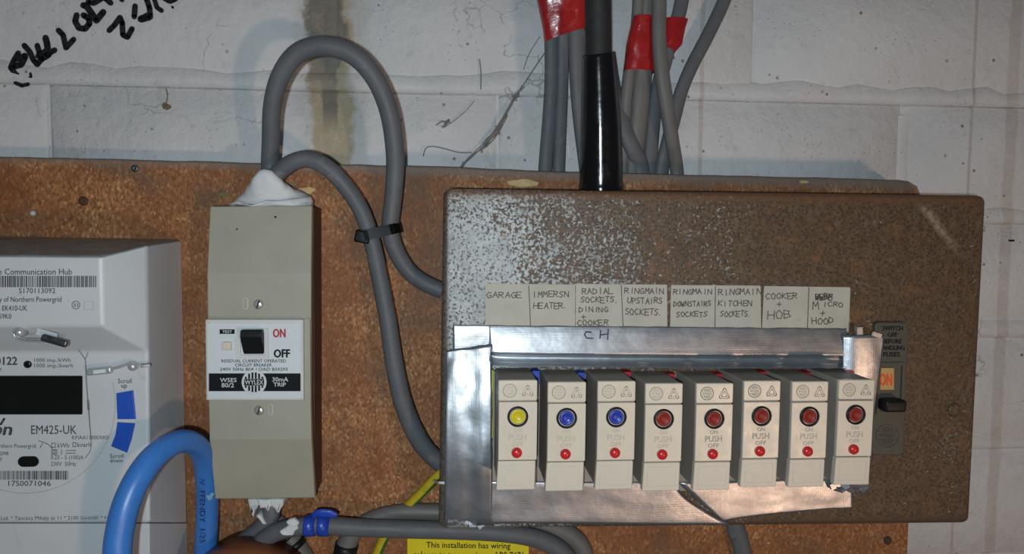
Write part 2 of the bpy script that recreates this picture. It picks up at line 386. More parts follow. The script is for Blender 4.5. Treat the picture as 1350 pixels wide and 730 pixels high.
# ================================================================== the wall
zj = P(600, 121, WALL).z; ROW = 0.0985
XA = P(436, 60, WALL).x; XB = P(62, 150, WALL).x; LB = (P(1190, 190, WALL).x-XB)/2
back = MB(); back.box((0.05, WALL+.0535, H-.05), (2.4, .100, 1.7))
wall = back.build('wall_back', WALLM); wall['kind'] = 'structure'
def block(x0, z0, x1, z1):
    nx, nz = 6, 4; vs = []; fs = []; g = .0011
    for j in range(nz+1):
        for i in range(nx+1):
            edge = i in (0, nx) or j in (0, nz)
            u = [0, .012, .30, .55, .8, .988, 1][i]; t = [0, .035, .5, .965, 1][j]
            x = x0+g+(x1-x0-2*g)*u; z = z0+g+(z1-z0-2*g)*t
            q = Vector((x*14, z*14, 3.1))
            y = WALL + (.0033 if edge else .0006*mnoise.noise(q)); 
            if edge: x += .0008*mnoise.noise(q*4); z += .0009*mnoise.noise(q*5)
            vs.append((x, y, z))
    for j in range(nz):
        for i in range(nx): a = j*(nx+1)+i; fs.append((a, a+1, a+nx+2, a+nx+1))
    o = put('block', mesh(vs, fs), WALLM, wall, True); return o
for r in range(-7, 3):
    x_first = (XA if r % 2 == 0 else XB)-2*LB
    for k in range(6):
        xa = max(x_first+k*LB, -.62); xb = min(x_first+(k+1)*LB, .86)
        if xb-xa > .03: block(xa, zj+r*ROW, xb, zj+(r+1)*ROW)
# lumpy mortar left proud along each bed joint
def smear(zc, lo, hi, seed):
    n = 90; vs = []; fs = []
    for i in range(n+1):
        x = -.62+1.48*i/n
        a = mnoise.noise(Vector((x*9, seed, 0))); b = mnoise.noise(Vector((x*37, seed, 5)))
        top = hi*(1+.40*a+.42*b+.22*mnoise.noise(Vector((x*120, seed, 2)))); bot = lo*(1+.3*mnoise.noise(Vector((x*30, seed, 9))))
        pr = .0021*(1+.6*b+.4*mnoise.noise(Vector((x*80, seed, 3))))
        for z, y in ((zc+top, WALL+.0004), (zc+top-.0015, WALL-pr*.45), (zc+top*.4, WALL-pr*.7), (zc+bot+.0012, WALL-pr), (zc+bot, WALL+.0016)):
            vs.append((x, y, z))
    for i in range(n):
        for k in range(4): a = i*5+k; fs.append((a, a+1, a+6, a+5))
    put('mortar_bed', mesh(vs, fs), WALLM, wall, True)
smear(zj, -.0015, .013, 1.0); smear(zj-ROW, -.002, .012, 4.0); smear(zj-2*ROW, -.002, .012, 7.0); smear(zj-3*ROW, -.002, .010, 9.0)
def upright(px, py0, py1, wd, seed):
    n = 14; vs = []; fs = []; x0 = P(px, (py0+py1)/2, WALL).x; za = P(px, py0, WALL).z; zb = P(px, py1, WALL).z
    for i in range(n+1):
        z = za+(zb-za)*i/n; a = mnoise.noise(Vector((z*60, seed, 0))); b = mnoise.noise(Vector((z*60, seed, 7)))
        for x, y in ((x0-wd*(1+.3*a), WALL+.0012), (x0-wd*.5, WALL-.0001), (x0+wd*.4, WALL-.0002), (x0+wd*(1+.3*b), WALL+.0012)): vs.append((x, y, z))
    for i in range(n):
        for k in range(3): a = i*4+k; fs.append((a, a+1, a+5, a+4))
    put('mortar_joint', mesh(vs, fs), WALLM, wall, True)
upright(53, 128, 235, .005, 2.0); upright(1191, 152, 300, .006, 5.0); upright(436, -60, 112, .007, 8.0)
c = P(1333, 317, WALL); m = MB(); m.box((c.x, WALL-.0001, c.z), (.0052, .0012, .0016)); m.build('wall_hole', INK, wall)
# marker pen writing across the blocks
mk = MB(); fw = at(WALL-.0017)
for pts, wd in ([[(24, 70), (18, 80), (14, 89), (20, 97)], 6], [[(33, 75), (28, 85), (17, 88)], 7], [[(22, 78), (33, 73)], 6], [[(20, 100), (24, 97)], 2.5], [[(40, 97), (41, 101), (38, 103)], 3], [[(20, 109), (29, 113), (37, 111)], 4],
        [[(32, 60), (39, 68), (44, 79), (49, 85), (54, 79), (52, 70), (49, 60)], 6], [[(54, 78), (64, 72), (62, 58), (60, 50)], 7], [[(62, 72), (72, 66)], 6], [[(50, 74), (62, 66)], 6],
        [[(77, 40), (83, 46), (87, 63), (97, 52)], 6], [[(101, 20), (99, 28), (104, 37), (112, 38), (118, 31), (117, 24), (110, 20)], 6.5],
        [[(110, 7), (114, 8), (121, 18), (127, 27), (136, 16)], 7], [[(116, 3), (124, 4), (134, -2)], 6], [[(139, -2), (146, 4)], 6], [[(158, -3), (161, 0)], 5],
        [[(144, 40), (151, 33), (158, 23), (161, 30), (162, 46), (168, 49), (174, 38)], 6], [[(178, 8), (177, 22)], 6], [[(193, -2), (197, 10), (198, 20), (186, 25), (194, 20)], 6], [[(186, 25), (197, 22)], 8],
        [[(203, -2), (207, 10), (213, 14)], 5], [[(217, -3), (224, 1), (231, -2)], 7], [[(227, 9), (228, 10)], 2.5]):
    stroke(mk, pts, wd*1.25, fw)
mk.build('marker_writing', MARK, wall)

# ================================================================== mounting board
bt = [(-90, 205), (0, 207), (180, 211), (350, 215), (560, 219), (715, 225.5), (900, 230.5), (1000, 232.5), (1185, 237), (1200, 239), (1210, 245), (1215, 258), (1196, 760), (1194, 860), (-90, 860)]
board = thing('mounting_board', 'reddish brown chipboard panel behind all the electrical boxes', 'board', P(560, 860, 0.009))
pts = []
for i in range(len(bt)):
    a, b = bt[i], bt[(i+1) % len(bt)]
    pts.append(a)
    if i < 8:
        for k in range(1, 7): t = k/7; pts.append((a[0]+(b[0]-a[0])*t, a[1]+(b[1]-a[1])*t+random.uniform(-.7, .7)))
m = MB(); m.prism(pq(pts, 0), .018, 0, .0016, 2); m.build('panel', BOARDM, board)
for k, (x, y, r, mat) in enumerate(((110, 265, 6, BAKE), (178, 222, 4.5, DKSTEEL), (1170, 712, 6, BAKE))):
    m = MB(); c = P(x, y, 0); rr = r*S(0); m.lathe_y(c, [(rr, .002), (rr, -.0006), (rr*.8, -.0013), (rr*.3, -.0007)], 14); m.build('screw_head', mat, board, True)
m = MB(); c = P(44, 281, 0); m.lathe_y(c, [(.0022, .001), (.0018, -.0015), (.0004, -.0024)], 8); m.build('paint_blob', PUTTY, board, True)
for k, (x, y, r) in enumerate(((402, 251, 11), (384, 243, 6), (295, 256, 7), (282, 263, 4), (690, 241, 15), (1060, 240, 5))):
    m = MB(); n = 11; pr = []
    for i in range(n):
        a = 2*math.pi*i/n; q = r*(.7+.5*random.random()); pr.append((x+q*math.cos(a)*1.25, y+q*.45*math.sin(a)))
    m.prism(pq(pr, 0), .0005, -.0005, .0003, 1); m.build('torn_chip', TAN if k in (1, 2, 3) else simple('torn_wood', (.66, .47, .22), .8, 0, .35, 160), board)

# ================================================================== electricity meter
MF, HF = -.062, -.085
meter = thing('electricity_meter', 'pale grey electricity meter with dark display and blue scroll buttons', 'meter', P(80, 860, -.03))
V = [P(-110, 309, -.0008), P(240, 315, -.0008), P(247, 689, -.0008), P(-110, 689, -.0008),               # 0-3 back
     P(194, 322, MF), P(197, 689, MF), P(-110, 689, MF),                              # 4-6 body front
     P(-110, 335, HF), P(133, 337, HF), P(135, 430, HF), P(-110, 430, HF),            # 7-10 hub front
     P(195.5, 463, MF), P(-110, 463, MF)]                                             # 11-12 foot of the hub
o = put('body', mesh(V, [(8, 9, 10, 7), (8, 4, 11, 9), (9, 11, 12, 10), (7, 0, 1, 8), (8, 1, 4), (4, 1, 2, 5, 11), (12, 11, 5, 6), (0, 3, 2, 1), (6, 5, 2, 3), (0, 7, 10, 12, 6, 3)]), METERM, meter)
bevel(o, .0022, 3, 12)
V = [P(-110, 689.2, MF+.0003), P(197, 689.2, MF+.0003), P(198, 860, MF+.0003), P(-110, 860, MF+.0003), P(-110, 689.2, -.0008), P(247, 689.2, -.0008), P(248, 860, -.0008), P(-110, 860, -.0008)]
o = put('terminal_cover', mesh(V, [(0, 1, 2, 3), (4, 5, 6, 7), (0, 4, 5, 1), (1, 5, 6, 2), (2, 6, 7, 3), (3, 7, 4, 0)]), METERM, meter); bevel(o, .0006, 2)
fh = at(HF-.0003); fm = at(MF-.0003)
def bars(mb, x0, y0, x1, y1, fn, seed, mi=0):
    r = random.Random(seed); x = x0
    while x < x1-1:
        wd = r.choice((.7, .7, 1.3, 1.9)); mb.add([fn(x, y0), fn(x+wd, y0), fn(x+wd, y1), fn(x, y1)], [(0, 1, 2, 3)], mi); x += wd+r.choice((.6, .8, 1.3))
L = MB()
letter(L, 'e Communication Hub', -2, 354, 95, 362, fh, .006); letter(L, 'S170113092', 25, 379.5, 73, 386.5, fh, .002)
letter(L, 'y of Northern Powergrid', -1, 391, 81, 400, fh, .006); letter(L, 'EK410-UK', 3, 402.5, 36, 409.5, fh, .006); letter(L, '59K0', -1, 413.5, 15, 420, fh, .006)
letter(L, 'S1', 97, 399.5, 103, 404.5, fh, .01)
stroke(L, [(100+5.2*math.cos(a*.524), 402+5.2*math.sin(a*.524)) for a in range(13)], .8, fh)
L.build('hub_lettering', GINK, meter)
B = MB(); bars(B, -30, 363.5, 126.5, 378.5, fh, 3); B.build('hub_barcode', GINK, meter)
B = MB(); stroke(B, [(111, 397), (123, 397), (123, 408), (111, 408), (111, 397)], .6, fh); B.build('faint_square_mark', FADE, meter)
L = MB()
LC = MB()
letter(LC, '0122', -6, 470, 23, 481, fm, .03); letter(LC, 'y', -2, 485, 2, 491, fm); letter(LC, '1000 imp./kWh', 45, 472, 93, 478.5, fm); letter(LC, '1000 imp./kvarh', 45, 479, 96, 486, fm); LC.build('pulse_lettering', GINK, meter); LS = MB()
letter(LS, 'Scroll', 155.5, 499, 173.5, 505, fm, .003); letter(LS, 'up', 160, 507, 167.5, 513, fm, .003); LS.build('scroll_up_lettering', GINK, meter); LS = MB(); letter(LS, 'Scroll', 145, 598, 163, 603.5, fm, .003); letter(LS, 'down', 145, 604, 162, 609.5, fm, .003)
LS.build('scroll_down_lettering', GINK, meter)
letter(L, 'EM425-UK', 41, 560.5, 101, 572, fm, .004); letter(L, 'KFIAA11000XK0', 95, 574, 143, 579, fm)
LB = MB(); letter(LB, 'n', 3, 562, 15, 573.5, fm, .03, 0, 0, 2.5); letter(LB, 'o', -9, 562, 2, 573.5, fm, .03, 0, 0, 2.5); stroke(LB, [(1, 559), (5.5, 552)], 3.2, fm); LB.build('brand_lettering', GINK, meter)
L.build('model_lettering', GINK, meter); L = MB()
letter(L, 'rthern Powergrid', -1, 585, 47, 592, fm); letter(L, '2098', -1, 595, 11, 600, fm); letter(L, 'y', 0, 603, 3, 608, fm)
letter(L, 'kWh', 76, 584, 91, 590, fm); letter(L, 'kvarh', 102, 583, 120, 589, fm)
letter(L, '0,25 - 5 (100)A', 67, 600, 110, 607, fm); letter(L, '230V  50Hz', 67, 608.5, 100, 614, fm)
for q in ([(68, 584), (73, 584), (73, 589.5), (68, 589.5), (68, 584)], [(96, 583.5), (100, 583.5), (100, 588.5), (96, 588.5), (96, 583.5)], [(68, 592.5), (75, 592.5), (75, 599), (68, 599), (68, 592.5)], [(70, 594), (73, 594), (73, 597.5), (70, 597.5), (70, 594)],
          [(81, 592.5), (81, 599)], [(87, 594), (100, 593.5)], [(87, 597.5), (100, 597)], [(51, 581), (58, 583), (64, 586), (69, 591)], [(56, 584), (53, 590)]): stroke(L, q, .8, fm)
L.build('rating_lettering', GINK, meter); L = MB()
letter(L, '17S0071046', 11, 633.5, 67, 640.5, fm, .002); L.build('serial_lettering', GINK, meter); L = MB(); letter(L, 's Ltd. * Táncsics Mihály út 11 * 2100 Gödöllő * Hu', -4, 680, 146, 687, fm, 0, -1)
L.build('maker_lettering', GINK, meter)
B = MB(); bars(B, -20, 620.5, 90, 632, fm, 11); B.build('serial_barcode', GINK, meter)
B = MB(); stroke(B, [(33+119*math.cos(math.radians(a)), 533+117*math.sin(math.radians(a))) for a in range(-15, 110, 4)], .8, fm); B.build('face_ring_line', FADE, meter)
m = MB(); m.prism(rquad(pq([(-70, 495), (109, 495), (109, 546), (-70, 546)], MF), .0008), MF+.001, MF-.0008, .0003, 1); m.build('display', LCD, meter)
for q, lab in (([(154, 518), (176, 514), (179.5, 552), (155.5, 552)], 'upper blue button'), ([(155.5, 556), (178.5, 557.5), (174, 578), (168, 596), (147, 587.5), (153, 572)], 'lower blue button')):
    m = MB(); m.prism(pq(q, MF), MF+.001, MF-.0011, .0004, 2); b = m.build('scroll_button', BLUEB, meter); b['label'] = lab
m = MB(); m.lathe_y(P(37, 480, MF), [(.0024, .0005), (.0024, -.0008), (.0019, -.0013), (.0008, -.0016)], 18); m.build('pulse_lamp', LCD, meter, True)
m = MB(); c0 = P(24, 608, MF); c1 = P(51.5, 608, MF); cc = (c0+c1)/2; hw = (c1-c0).length/2
m.prism(rrect(cc.x-hw, cc.z-.0035, cc.x+hw, cc.z+.0035, .00345, 6), MF+.0005, MF-.0009, .0006, 2); m.build('optical_port', LCD, meter)
def seal(sx, sy, Y, fx, fy, ang, loopdir, parts, mat):
    m = MB(); c = P(sx, sy, Y); r = 6*S(Y); m.lathe_y(c, [(r, .002), (r, -.0022), (r*.75, -.0042), (r*.2, -.0048)], 16); o1 = m.build('seal_screw', STEEL, meter, True)
    m = MB()
    pts = [P(sx+8*loopdir*math.cos(a)-2*loopdir, sy+1+5*math.sin(a), Y-.003) for a in (2.6, 1.6, .7, -.2, -1.0)]
    if loopdir > 0: pts = [P(sx-10, sy, Y-.003), P(sx-8, sy+5, Y-.003), P(sx, sy+9, Y-.003), P(sx+14, sy+10, Y-.004), P(fx-6, fy-1, Y-.005)]
    else: pts = [P(sx+6, sy-2, Y-.003), P(sx-4, sy-5, Y-.003), P(sx-16, sy-1, Y-.004), P(fx+6, fy-1, Y-.005)]
    m.tube(pts, .00055, 6)
    pts2 = [p+Vector((0, -.0007, -.0011)) for p in pts]; m.tube(pts2, .0005, 6)
    m.build('seal_wire', STEEL, meter, True)
    m = MB(); R = Matrix.Rotation(ang, 3, 'Y'); c = P(fx, fy, Y-.005); m.box(c, (.0155, .003, .0045), 0, R); o2 = m.build('seal_ferrule', mat, meter); bevel(o2, .0012, 2)
    return c, R
seal(29, 437, HF+.003, 72, 449, .30, 1, None, DKSTEEL)
m = MB(); R = Matrix.Rotation(.30, 3, 'Y'); m.box(P(62, 440, HF+.002), (.012, .001, .0042), 0, R); m.build('seal_tag', METERM, meter)
c, R = seal(177, 482, MF, 131, 489, -.10, -1, None, STEEL)
m = MB(); m.box(P(131, 489.5, MF-.0068), (.0075, .0004, .0024), 0, R); m.build('ferrule_stamp', INKW, meter)
m = MB(); m.tube([P(186, 482, MF-.003), P(198, 481, MF-.003)], .0013, 8, smooth_pts=False); m.build('seal_stub', METERM, meter, True)

# ================================================================== residual current breaker
rcd = thing('current_breaker', 'beige tall breaker case with white ON OFF front plate', 'circuit breaker', P(345, 657, -.02))
YT, YM, YBm = -.0365, -.045, -.0300
prof = [((277, 272), (411, 271), YT), ((273, 360), (410, 360), YM), ((275, 530), (409.5, 530), YM), ((276, 579), (410.5, 579), YM), ((283.5, 657.5), (415, 656), YBm)]
vs = []; fs = []
for l, r, y in prof: vs += [P(*l, y), P(*r, y)]
n = len(vs)
for l, r, y in prof:
    a, b = P(*l, y), P(*r, y); vs += [Vector((a.x, y+.006, a.z)), Vector((b.x, y+.006, b.z))]
for k in range(4):
    a = 2*k; fs += [(a, a+1, a+3, a+2), (n+a, n+a+2, n+a+3, n+a+1), (a, a+2, n+a+2, n+a), (a+1, n+a+1, n+a+3, a+3)]
fs += [(0, n, n+1, 1), (8, 9, n+9, n+8)]
cov = put('front_cover', mesh(vs, fs), BEIGE, rcd); bevel(cov, .0007, 2, 40)
for p in cov.data.polygons: p.use_smooth = False
cov.modifiers.remove(cov.modifiers['wn'])
a, b, c, d = P(277, 272, YT), P(411, 271, YT), P(415, 656, YBm), P(283.5, 657.5, YBm)
o4 = [(a.x+.001, a.z-.0006), (b.x-.0004, b.z-.0006), (c.x-.0006, c.z+.001), (d.x+.001, d.z+.001)]
m = MB(); m.prism(o4, 0, -.0275); m.build('back_box', BAKE, rcd)
PLF = -.0505
m = MB(); m.prism(rquad(pq([(270.5, 421), (399.8, 421), (400.3, 527.5), (271.5, 527.5)], PLF), .0008), YM+.001, PLF, .0008, 2); module = m.build('switch_module', WHITEF, rcd)
m = MB(); m.prism(rquad(pq([(274, 426), (396, 426), (396.5, 524), (275, 524)], PLF), .0005), PLF+.0005, PLF-.0004); m.build('face_plate', WHITEP, rcd)
pf = PLF-.0006
m = MB(); m.box((P(405.2, 474, YM).x, YM-.0004, P(405, 474, YM).z), (.0046, .002, .057)); m.build('module_surround', BEIGE, rcd)
def frame(mb, q, wpx, y0, y1, Y):        # four bars round an opening
    x0, z1 = q[0], q[1]; x1, z0 = q[2], q[3]
    A = P(x0, z1, Y); Bp = P(x1, z0, Y); ww = wpx*S(Y)
    for xa, xb, za, zb in ((A.x, Bp.x, A.z-ww, A.z), (A.x, Bp.x, Bp.z, Bp.z+ww), (A.x, A.x+ww, Bp.z+ww, A.z-ww), (Bp.x-ww, Bp.x, Bp.z+ww, A.z-ww)):
        mb.box(((xa+xb)/2, (y0+y1)/2, (za+zb)/2), (abs(xb-xa), abs(y1-y0), abs(zb-za)))
m = MB(); frame(m, (312.5, 432.5, 355, 472), 5, PLF+.001, PLF-.0016, PLF); o = m.build('lever_frame', WHITEF, rcd); 
la, lb = P(319.7, 433.5, PLF-.008), P(346.5, 468, PLF-.002)
m = MB(); x0, x1 = P(318.5, 433, PLF-.003).x, P(347, 433, PLF-.003).x; z1 = P(330, 434, PLF-.003).z; z0 = P(330, 468, PLF-.003).z; zm = P(330, 443, PLF-.003).z
vs = [(x0, PLF-.0005, z0), (x1, PLF-.0005, z0), (x0, PLF-.0075, zm), (x1, PLF-.0075, zm), (x0, PLF-.0065, z1), (x1, PLF-.0065, z1), (x0, PLF-.0005, z1), (x1, PLF-.0005, z1)]
m.add(vs, [(0, 1, 3, 2), (2, 3, 5, 4), (4, 5, 7, 6), (0, 2, 4, 6), (1, 7, 5, 3), (0, 6, 7, 1)]); o = m.build('switch_lever', BLACK, rcd); bevel(o, .0008, 2)
m = MB(); frame(m, (291.5, 443, 311.5, 465), 4, PLF+.001, PLF-.0010, PLF); m.build('test_button_frame', WHITEP, rcd)
m = MB(); c = P(300, 455.5, PLF); m.box((c.x, PLF-.001, c.z), (.0058, .003, .0056)); o = m.build('test_button', CREAM, rcd); bevel(o, .0004, 1)
L = MB(); fr = at(pf); f2 = at(pf-.0002)
def rect(mb, x0, y0, x1, y1, fn, mi=0): mb.add([fn(x0, y0), fn(x1, y0), fn(x1, y1), fn(x0, y1)], [(0, 1, 2, 3)], mi)
rect(L, 289.5, 434, 309.3, 440, fr, 0); letter(L, 'TEST', 293, 435.3, 306, 438.8, f2, .02, 0, 1)
letter(L, 'ON', 359.6, 433, 376.7, 445, fr, .05, 0, 2); letter(L, 'OFF', 360.7, 460, 382.6, 471.5, fr, .05)
letter(L, 'RESIDUAL CURRENT OPERATED', 292, 473.5, 377, 477.6, fr, .004); letter(L, 'CIRCUIT BREAKER', 310, 479, 358.5, 483, fr, .004); letter(L, '240V 50Hz 80A LOAD BS4293', 290, 484.4, 379, 488.6, fr, .004)
rect(L, 275.3, 492, 396.3, 515.5, fr, 0)
letter(L, 'WSES', 290, 498, 312, 503.5, f2, .013, 0, 1); letter(L, '80/2', 292, 504.6, 308.5, 510.5, f2, .013, 0, 1); letter(L, '30mA', 359, 497, 380, 502.8, f2, .013, 0, 1); letter(L, 'TRIP', 360.5, 504, 377, 509.3, f2, .013, 0, 1)
L.build('plate_lettering', [INK, INKW, REDI], rcd)
def emblem(mb, cx, cy, R, fn1, fn2, fn3, dark, light, word=True, lw=1.6, ns=6):
    n = 28
    if light is not None: mb.add([fn1(cx+R*math.cos(2*math.pi*k/n), cy+R*math.sin(2*math.pi*k/n)) for k in range(n)], [tuple(range(n))], light)
    ri = R*.80
    for k in range(ns):
        x = -ri+(k+.5)*2*ri/ns; h = math.sqrt(max(0, ri*ri-x*x)); wd = ri/ns*.58
        for sgn in (-1, 1):
            h0 = R*.28
            if h > h0: mb.add([fn2(cx+x-wd, cy+sgn*h0), fn2(cx+x+wd, cy+sgn*h0), fn2(cx+x+wd, cy+sgn*h), fn2(cx+x-wd, cy+sgn*h)], [(0, 1, 2, 3)], dark)
    if light is None: 
        stroke(mb, [(cx+R*math.cos(2*math.pi*k/n), cy+R*math.sin(2*math.pi*k/n)) for k in range(n+1)], lw, fn2, dark)
        if word: letter(mb, 'WYLEX', cx-R*.74, cy-R*.17, cx+R*.74, cy+R*.17, fn2, .02, 0, dark)
    else:
        mb.add([fn2(cx-ri, cy-R*.26), fn2(cx+ri, cy-R*.26), fn2(cx+ri, cy+R*.26), fn2(cx-ri, cy+R*.26)], [(0, 1, 2, 3)], dark)
        letter(mb, 'WYLEX', cx-R*.74, cy-R*.18, cx+R*.74, cy+R*.18, fn3, .015, 0, light)
L = MB(); emblem(L, 335, 503.7, 16.4, f2, at(pf-.0004), at(pf-.0006), 0, 1); L.build('round_emblem', [INK, INKW], rcd)
for (sx, sy, ox, oy) in ((341, 401, 324, 400), (342, 540.5, 357, 539.5)):
    m = MB(); c = P(sx, sy, YM); r = 5.6*S(YM); m.lathe_y(c, [(r*1.15, .0004), (r*1.15, -.0003), (r, -.0003), (r, -.0010), (r*.75, -.0017), (r*.1, -.0018)], 20); s_ = m.build('cover_screw', STEEL, rcd, True)
    m = MB(); m.box((c.x, YM-.0018, c.z), (.0011, .0004, r*1.9), 0, Matrix.Rotation(.35, 3, 'Y')); m.build('screw_slot', BAKE, rcd)
    m = MB(); c = P(ox, oy, YM); q = rrect(c.x-.0018, c.z-.0042, c.x+.0018, c.z+.0042, .0017, 4); m.prism(q, YM+.0005, YM-.0003); m.build('keyhole_rim', PAPER, rcd)
    m = MB(); q = rrect(c.x-.0012, c.z-.0035, c.x+.0008, c.z+.0035, .0009, 4); m.prism(q, YM, YM-.0005); m.build('keyhole', BEIGE, rcd)
for x, y in ((327, 315), (313, 302), (363, 286)): m = MB(); m.lathe_y(P(x, y, YT-.0022), [(.0009, .002), (.0006, -.0012)], 8); m.build('dent_mark', BAKE, rcd)

# putty sealing the breaker's cable entries
def lump(name, spine, mat, label, seed):
    m = MB(); pts = [P(*p[:3]) for p in spine]; rr = [p[3] for p in spine]
    m.tube(pts, rr, 18, 0, (.62, 1.0), None, True, 5)
    for v in m.v:
        q = v*120; v += Vector((mnoise.noise(q+Vector((seed, 0, 0))), mnoise.noise(q+Vector((0, seed, 0)))*.6, mnoise.noise(q+Vector((0, 0, seed)))))*.0022
    o = m.build(name, mat, None, True); tag(o, label, 'sealant'); return o
lump('sealing_putty', [(353, 226, -.0300, .0050), (352, 232, -.0305, .0085), (353, 243, -.0280, .0130), (355, 253, -.024, .0175), (357, 262, -.0205, .0235), (358, 268, -.020, .0295), (358, 272, -.020, .0290)], PUTTY, 'white cone of putty on top of the beige breaker case', 3.0)
pt = thing('sealing_putty', 'ragged white putty under the beige breaker case', 'sealant', P(352, 684, -.01))
for q, y0, y1 in (([(326, 658), (340, 658), (340.5, 667), (336, 674), (334, 684), (331, 675), (328, 668)], 0, -.014), ([(355, 658), (375, 658), (373, 667), (367, 677), (363, 673), (359, 669), (356, 666)], -.012, -.0262), ([(339, 658), (357, 658), (358, 667), (353, 675), (349, 670), (343, 671)], -.012, -.0258), ([(337, 680), (342, 678), (346, 684), (351, 691), (347, 692), (341, 685)], -.017, -.0262)):
    q2 = []
    for i in range(len(q)):
        a_, b_ = q[i], q[(i+1) % len(q)]; q2 += [a_, ((a_[0]+b_[0])/2+random.uniform(-.8, .8), (a_[1]+b_[1])/2+random.uniform(-.6, .6))]
    m = MB(); m.prism(pq(q2, y1), y0, y1, .0016, 2); m.build('putty_flake', PUTTY, pt, False)

# ================================================================== cables
def cable(pts, rpx, mat, name, label, flat=None, mat_fn=None, group=None, n=18, sub=8, cat='cable'):
    m = MB(); m.tube([P(x, y, Y) for x, y, Y in pts], [r*S(p[2]) for r, p in zip(rpx if isinstance(rpx, (list, tuple)) else [rpx]*len(pts), pts)], n, 0, flat, mat_fn, True, sub)
    o = m.build(name, mat, None, True); tag(o, label, cat, group); return o
cable([(356, 229, -.0095), (356, 212, -.011), (357, 185, -.017), (359, 140, -.027), (370, 100, -.034), (393, 70, -.040), (428, 60.5, -.043), (465, 72, -.043), (494, 103, -.040), (513, 148, -.036), (521, 205, -.030), (519, 255, -.026), (514.5, 300, -.0225), (522, 330, -.020), (539, 357, -.018), (560, 373, -.017), (583, 383, -.016)],
      [11, 11, 11, 11.3, 12, 12.6, 13, 12.8, 12.5, 12.3, 12, 11.6, 11.5, 11.5, 11, 11, 11], GREYC, 'cable', 'grey cable looping high above the breaker against the white wall')
cable([(351, 248, -.0228), (360, 236, -.0258), (371, 224, -.0285), (388, 213, -.0315), (407, 210, -.032), (430, 220, -.032), (455, 245, -.030), (476, 277, -.027), (489.5, 315, -.0245), (499.5, 360, -.022), (511, 420, -.022), (520, 480, -.022), (532, 533, -.021), (550, 575, -.019), (566, 597, -.017), (582, 611, -.016)],
      [10, 10.5, 11, 11, 11, 11, 11, 11, 11, 11.3, 11.5, 12, 12.5, 12.5, 12, 12], GREYC, 'cable', 'lower grey cable arching over the breaker and hanging beside the rusty box')
# cable tie
tie = thing('cable_tie', 'black cable tie binding the two grey looped cables', 'cable tie', P(500, 306, -.024))
m = MB(); loop = []
ca, cb = P(489, 309, -.025), P(514, 303, -.0225); ax = (cb-ca).normalized(); Rr = .0074
for k in range(9): a = math.pi/2+math.pi*k/8; loop.append(ca+ax*(Rr*math.cos(a))+Vector((0, -Rr*math.sin(a), 0)))
for k in range(9): a = -math.pi/2+math.pi*k/8; loop.append(cb+ax*(Rr*math.cos(a))+Vector((0, -Rr*math.sin(a), 0)))
up = Vector((-ax.z, 0, ax.x)).normalized()*.0037; nl = len(loop); vs = []; ctr = (ca+cb)/2
for p in loop:
    dv = (p-ctr).normalized()*.0012
    vs += [p+up, p-up, p-up+dv, p+up+dv]
fs = []
for i in range(nl):
    j = (i+1) % nl
    for k in range(4): fs.append((i*4+k, i*4+(k+1) % 4, j*4+(k+1) % 4, j*4+k))
NYLON = simple('black_nylon', (.005, .005, .005), .30, 0, .1, 40, 0, 600, .12)
m.add(vs, fs); m.build('strap', NYLON, tie)
m = MB(); m.box(P(478, 312, -.030), (.0105, .006, .0088), 0, Matrix.Rotation(.18, 3, 'Y')); o = m.build('tie_head', NYLON, tie); bevel(o, .0012, 2)
# below the breaker
cable([(357, 664, -.017), (357, 680, -.0185), (345, 694, -.017), (324, 712, -.013), (300, 738, -.010), (285, 765, -.009)], 11.5, GREYC, 'cable', 'grey cable leaving the bottom putty down to the left')
ch = cable([(326, 740, -.019), (334, 728, -.021), (352, 708, -.0235), (378, 697, -.026), (415, 692, -.026), (470, 695, -.0235), (540, 697.5, -.021), (600, 699, -.0215), (660, 702, -.0215), (705, 709, -.020), (737, 724, -.019), (752, 746, -.018), (756, 780, -.017)], [12, 12, 12, 12, 12, 11.8, 11.8, 11.8, 12, 12.5, 13, 13, 13],
      GREYC, 'cable', 'thick grey cable running level with a blue tape wrap, under the rusty box')
sm = MB()
for k, (x, y) in enumerate(((386, 690), (383, 697), (378, 702))):
    c = P(x, y, -.0375+.0003*k); q = [(c.x+.0045*(.7+.5*random.random())*math.cos(a*.7), c.z+.003*(.7+.5*random.random())*math.sin(a*.7)) for a in range(9)]; sm.prism(q, c.y+.003, c.y, .0006, 1)
sm.build('paint_smear', PUTTY, ch)
bt_ = thing('tape_wrap', 'blue tape wrapped twice round the thick grey cable', 'tape', P(424, 692, -.026))
for xa, ya, xb, yb in ((402, 693.2, 416, 692), (420, 692, 434, 692.7)):
    m = MB(); m.tube([P(xa-.6, ya, -.0262), P(xa, ya, -.0262), P(xb, yb, -.0256), P(xb+.6, yb, -.0256)], [12.4*S(-.026), 13.8*S(-.026), 13.8*S(-.026), 12.4*S(-.026)], 22, 0, None, None, False); m.build('tape_turn', BLUET, bt_, True)
m = MB(); m.tube([P(412, 681, -.028), P(420, 676.5, -.029), P(435, 677, -.029), P(444, 680, -.028)], [.002, .0032, .0032, .002], 10, 0, (.35, 1)); m.build('tape_tail', BLUET, bt_, True)
cable([(452, 790, -.006), (453, 742, -.0075), (457, 718, -.0075), (469, 699, -.0075), (492, 683, -.0075), (525, 675, -.007), (560, 674, -.007), (610, 677, -.007), (680, 686, -.007), (730, 696, -.0075), (758, 710, -.008), (770, 732, -.008), (772, 780, -.008)], [14, 14, 14, 12, 10.5, 10.5, 11, 12, 12, 12.5, 13, 13, 13],
      GREYD, 'cable', 'dusty grey cable behind the thick level one, bending down right of the yellow sign')
cable([(362, 688, -.007), (376, 702, -.007), (390, 719, -.007), (404, 740, -.007), (418, 770, -.007)], 13, GREYD, 'cable', 'grey cable with two black tape bands, below the blue tape wrap')
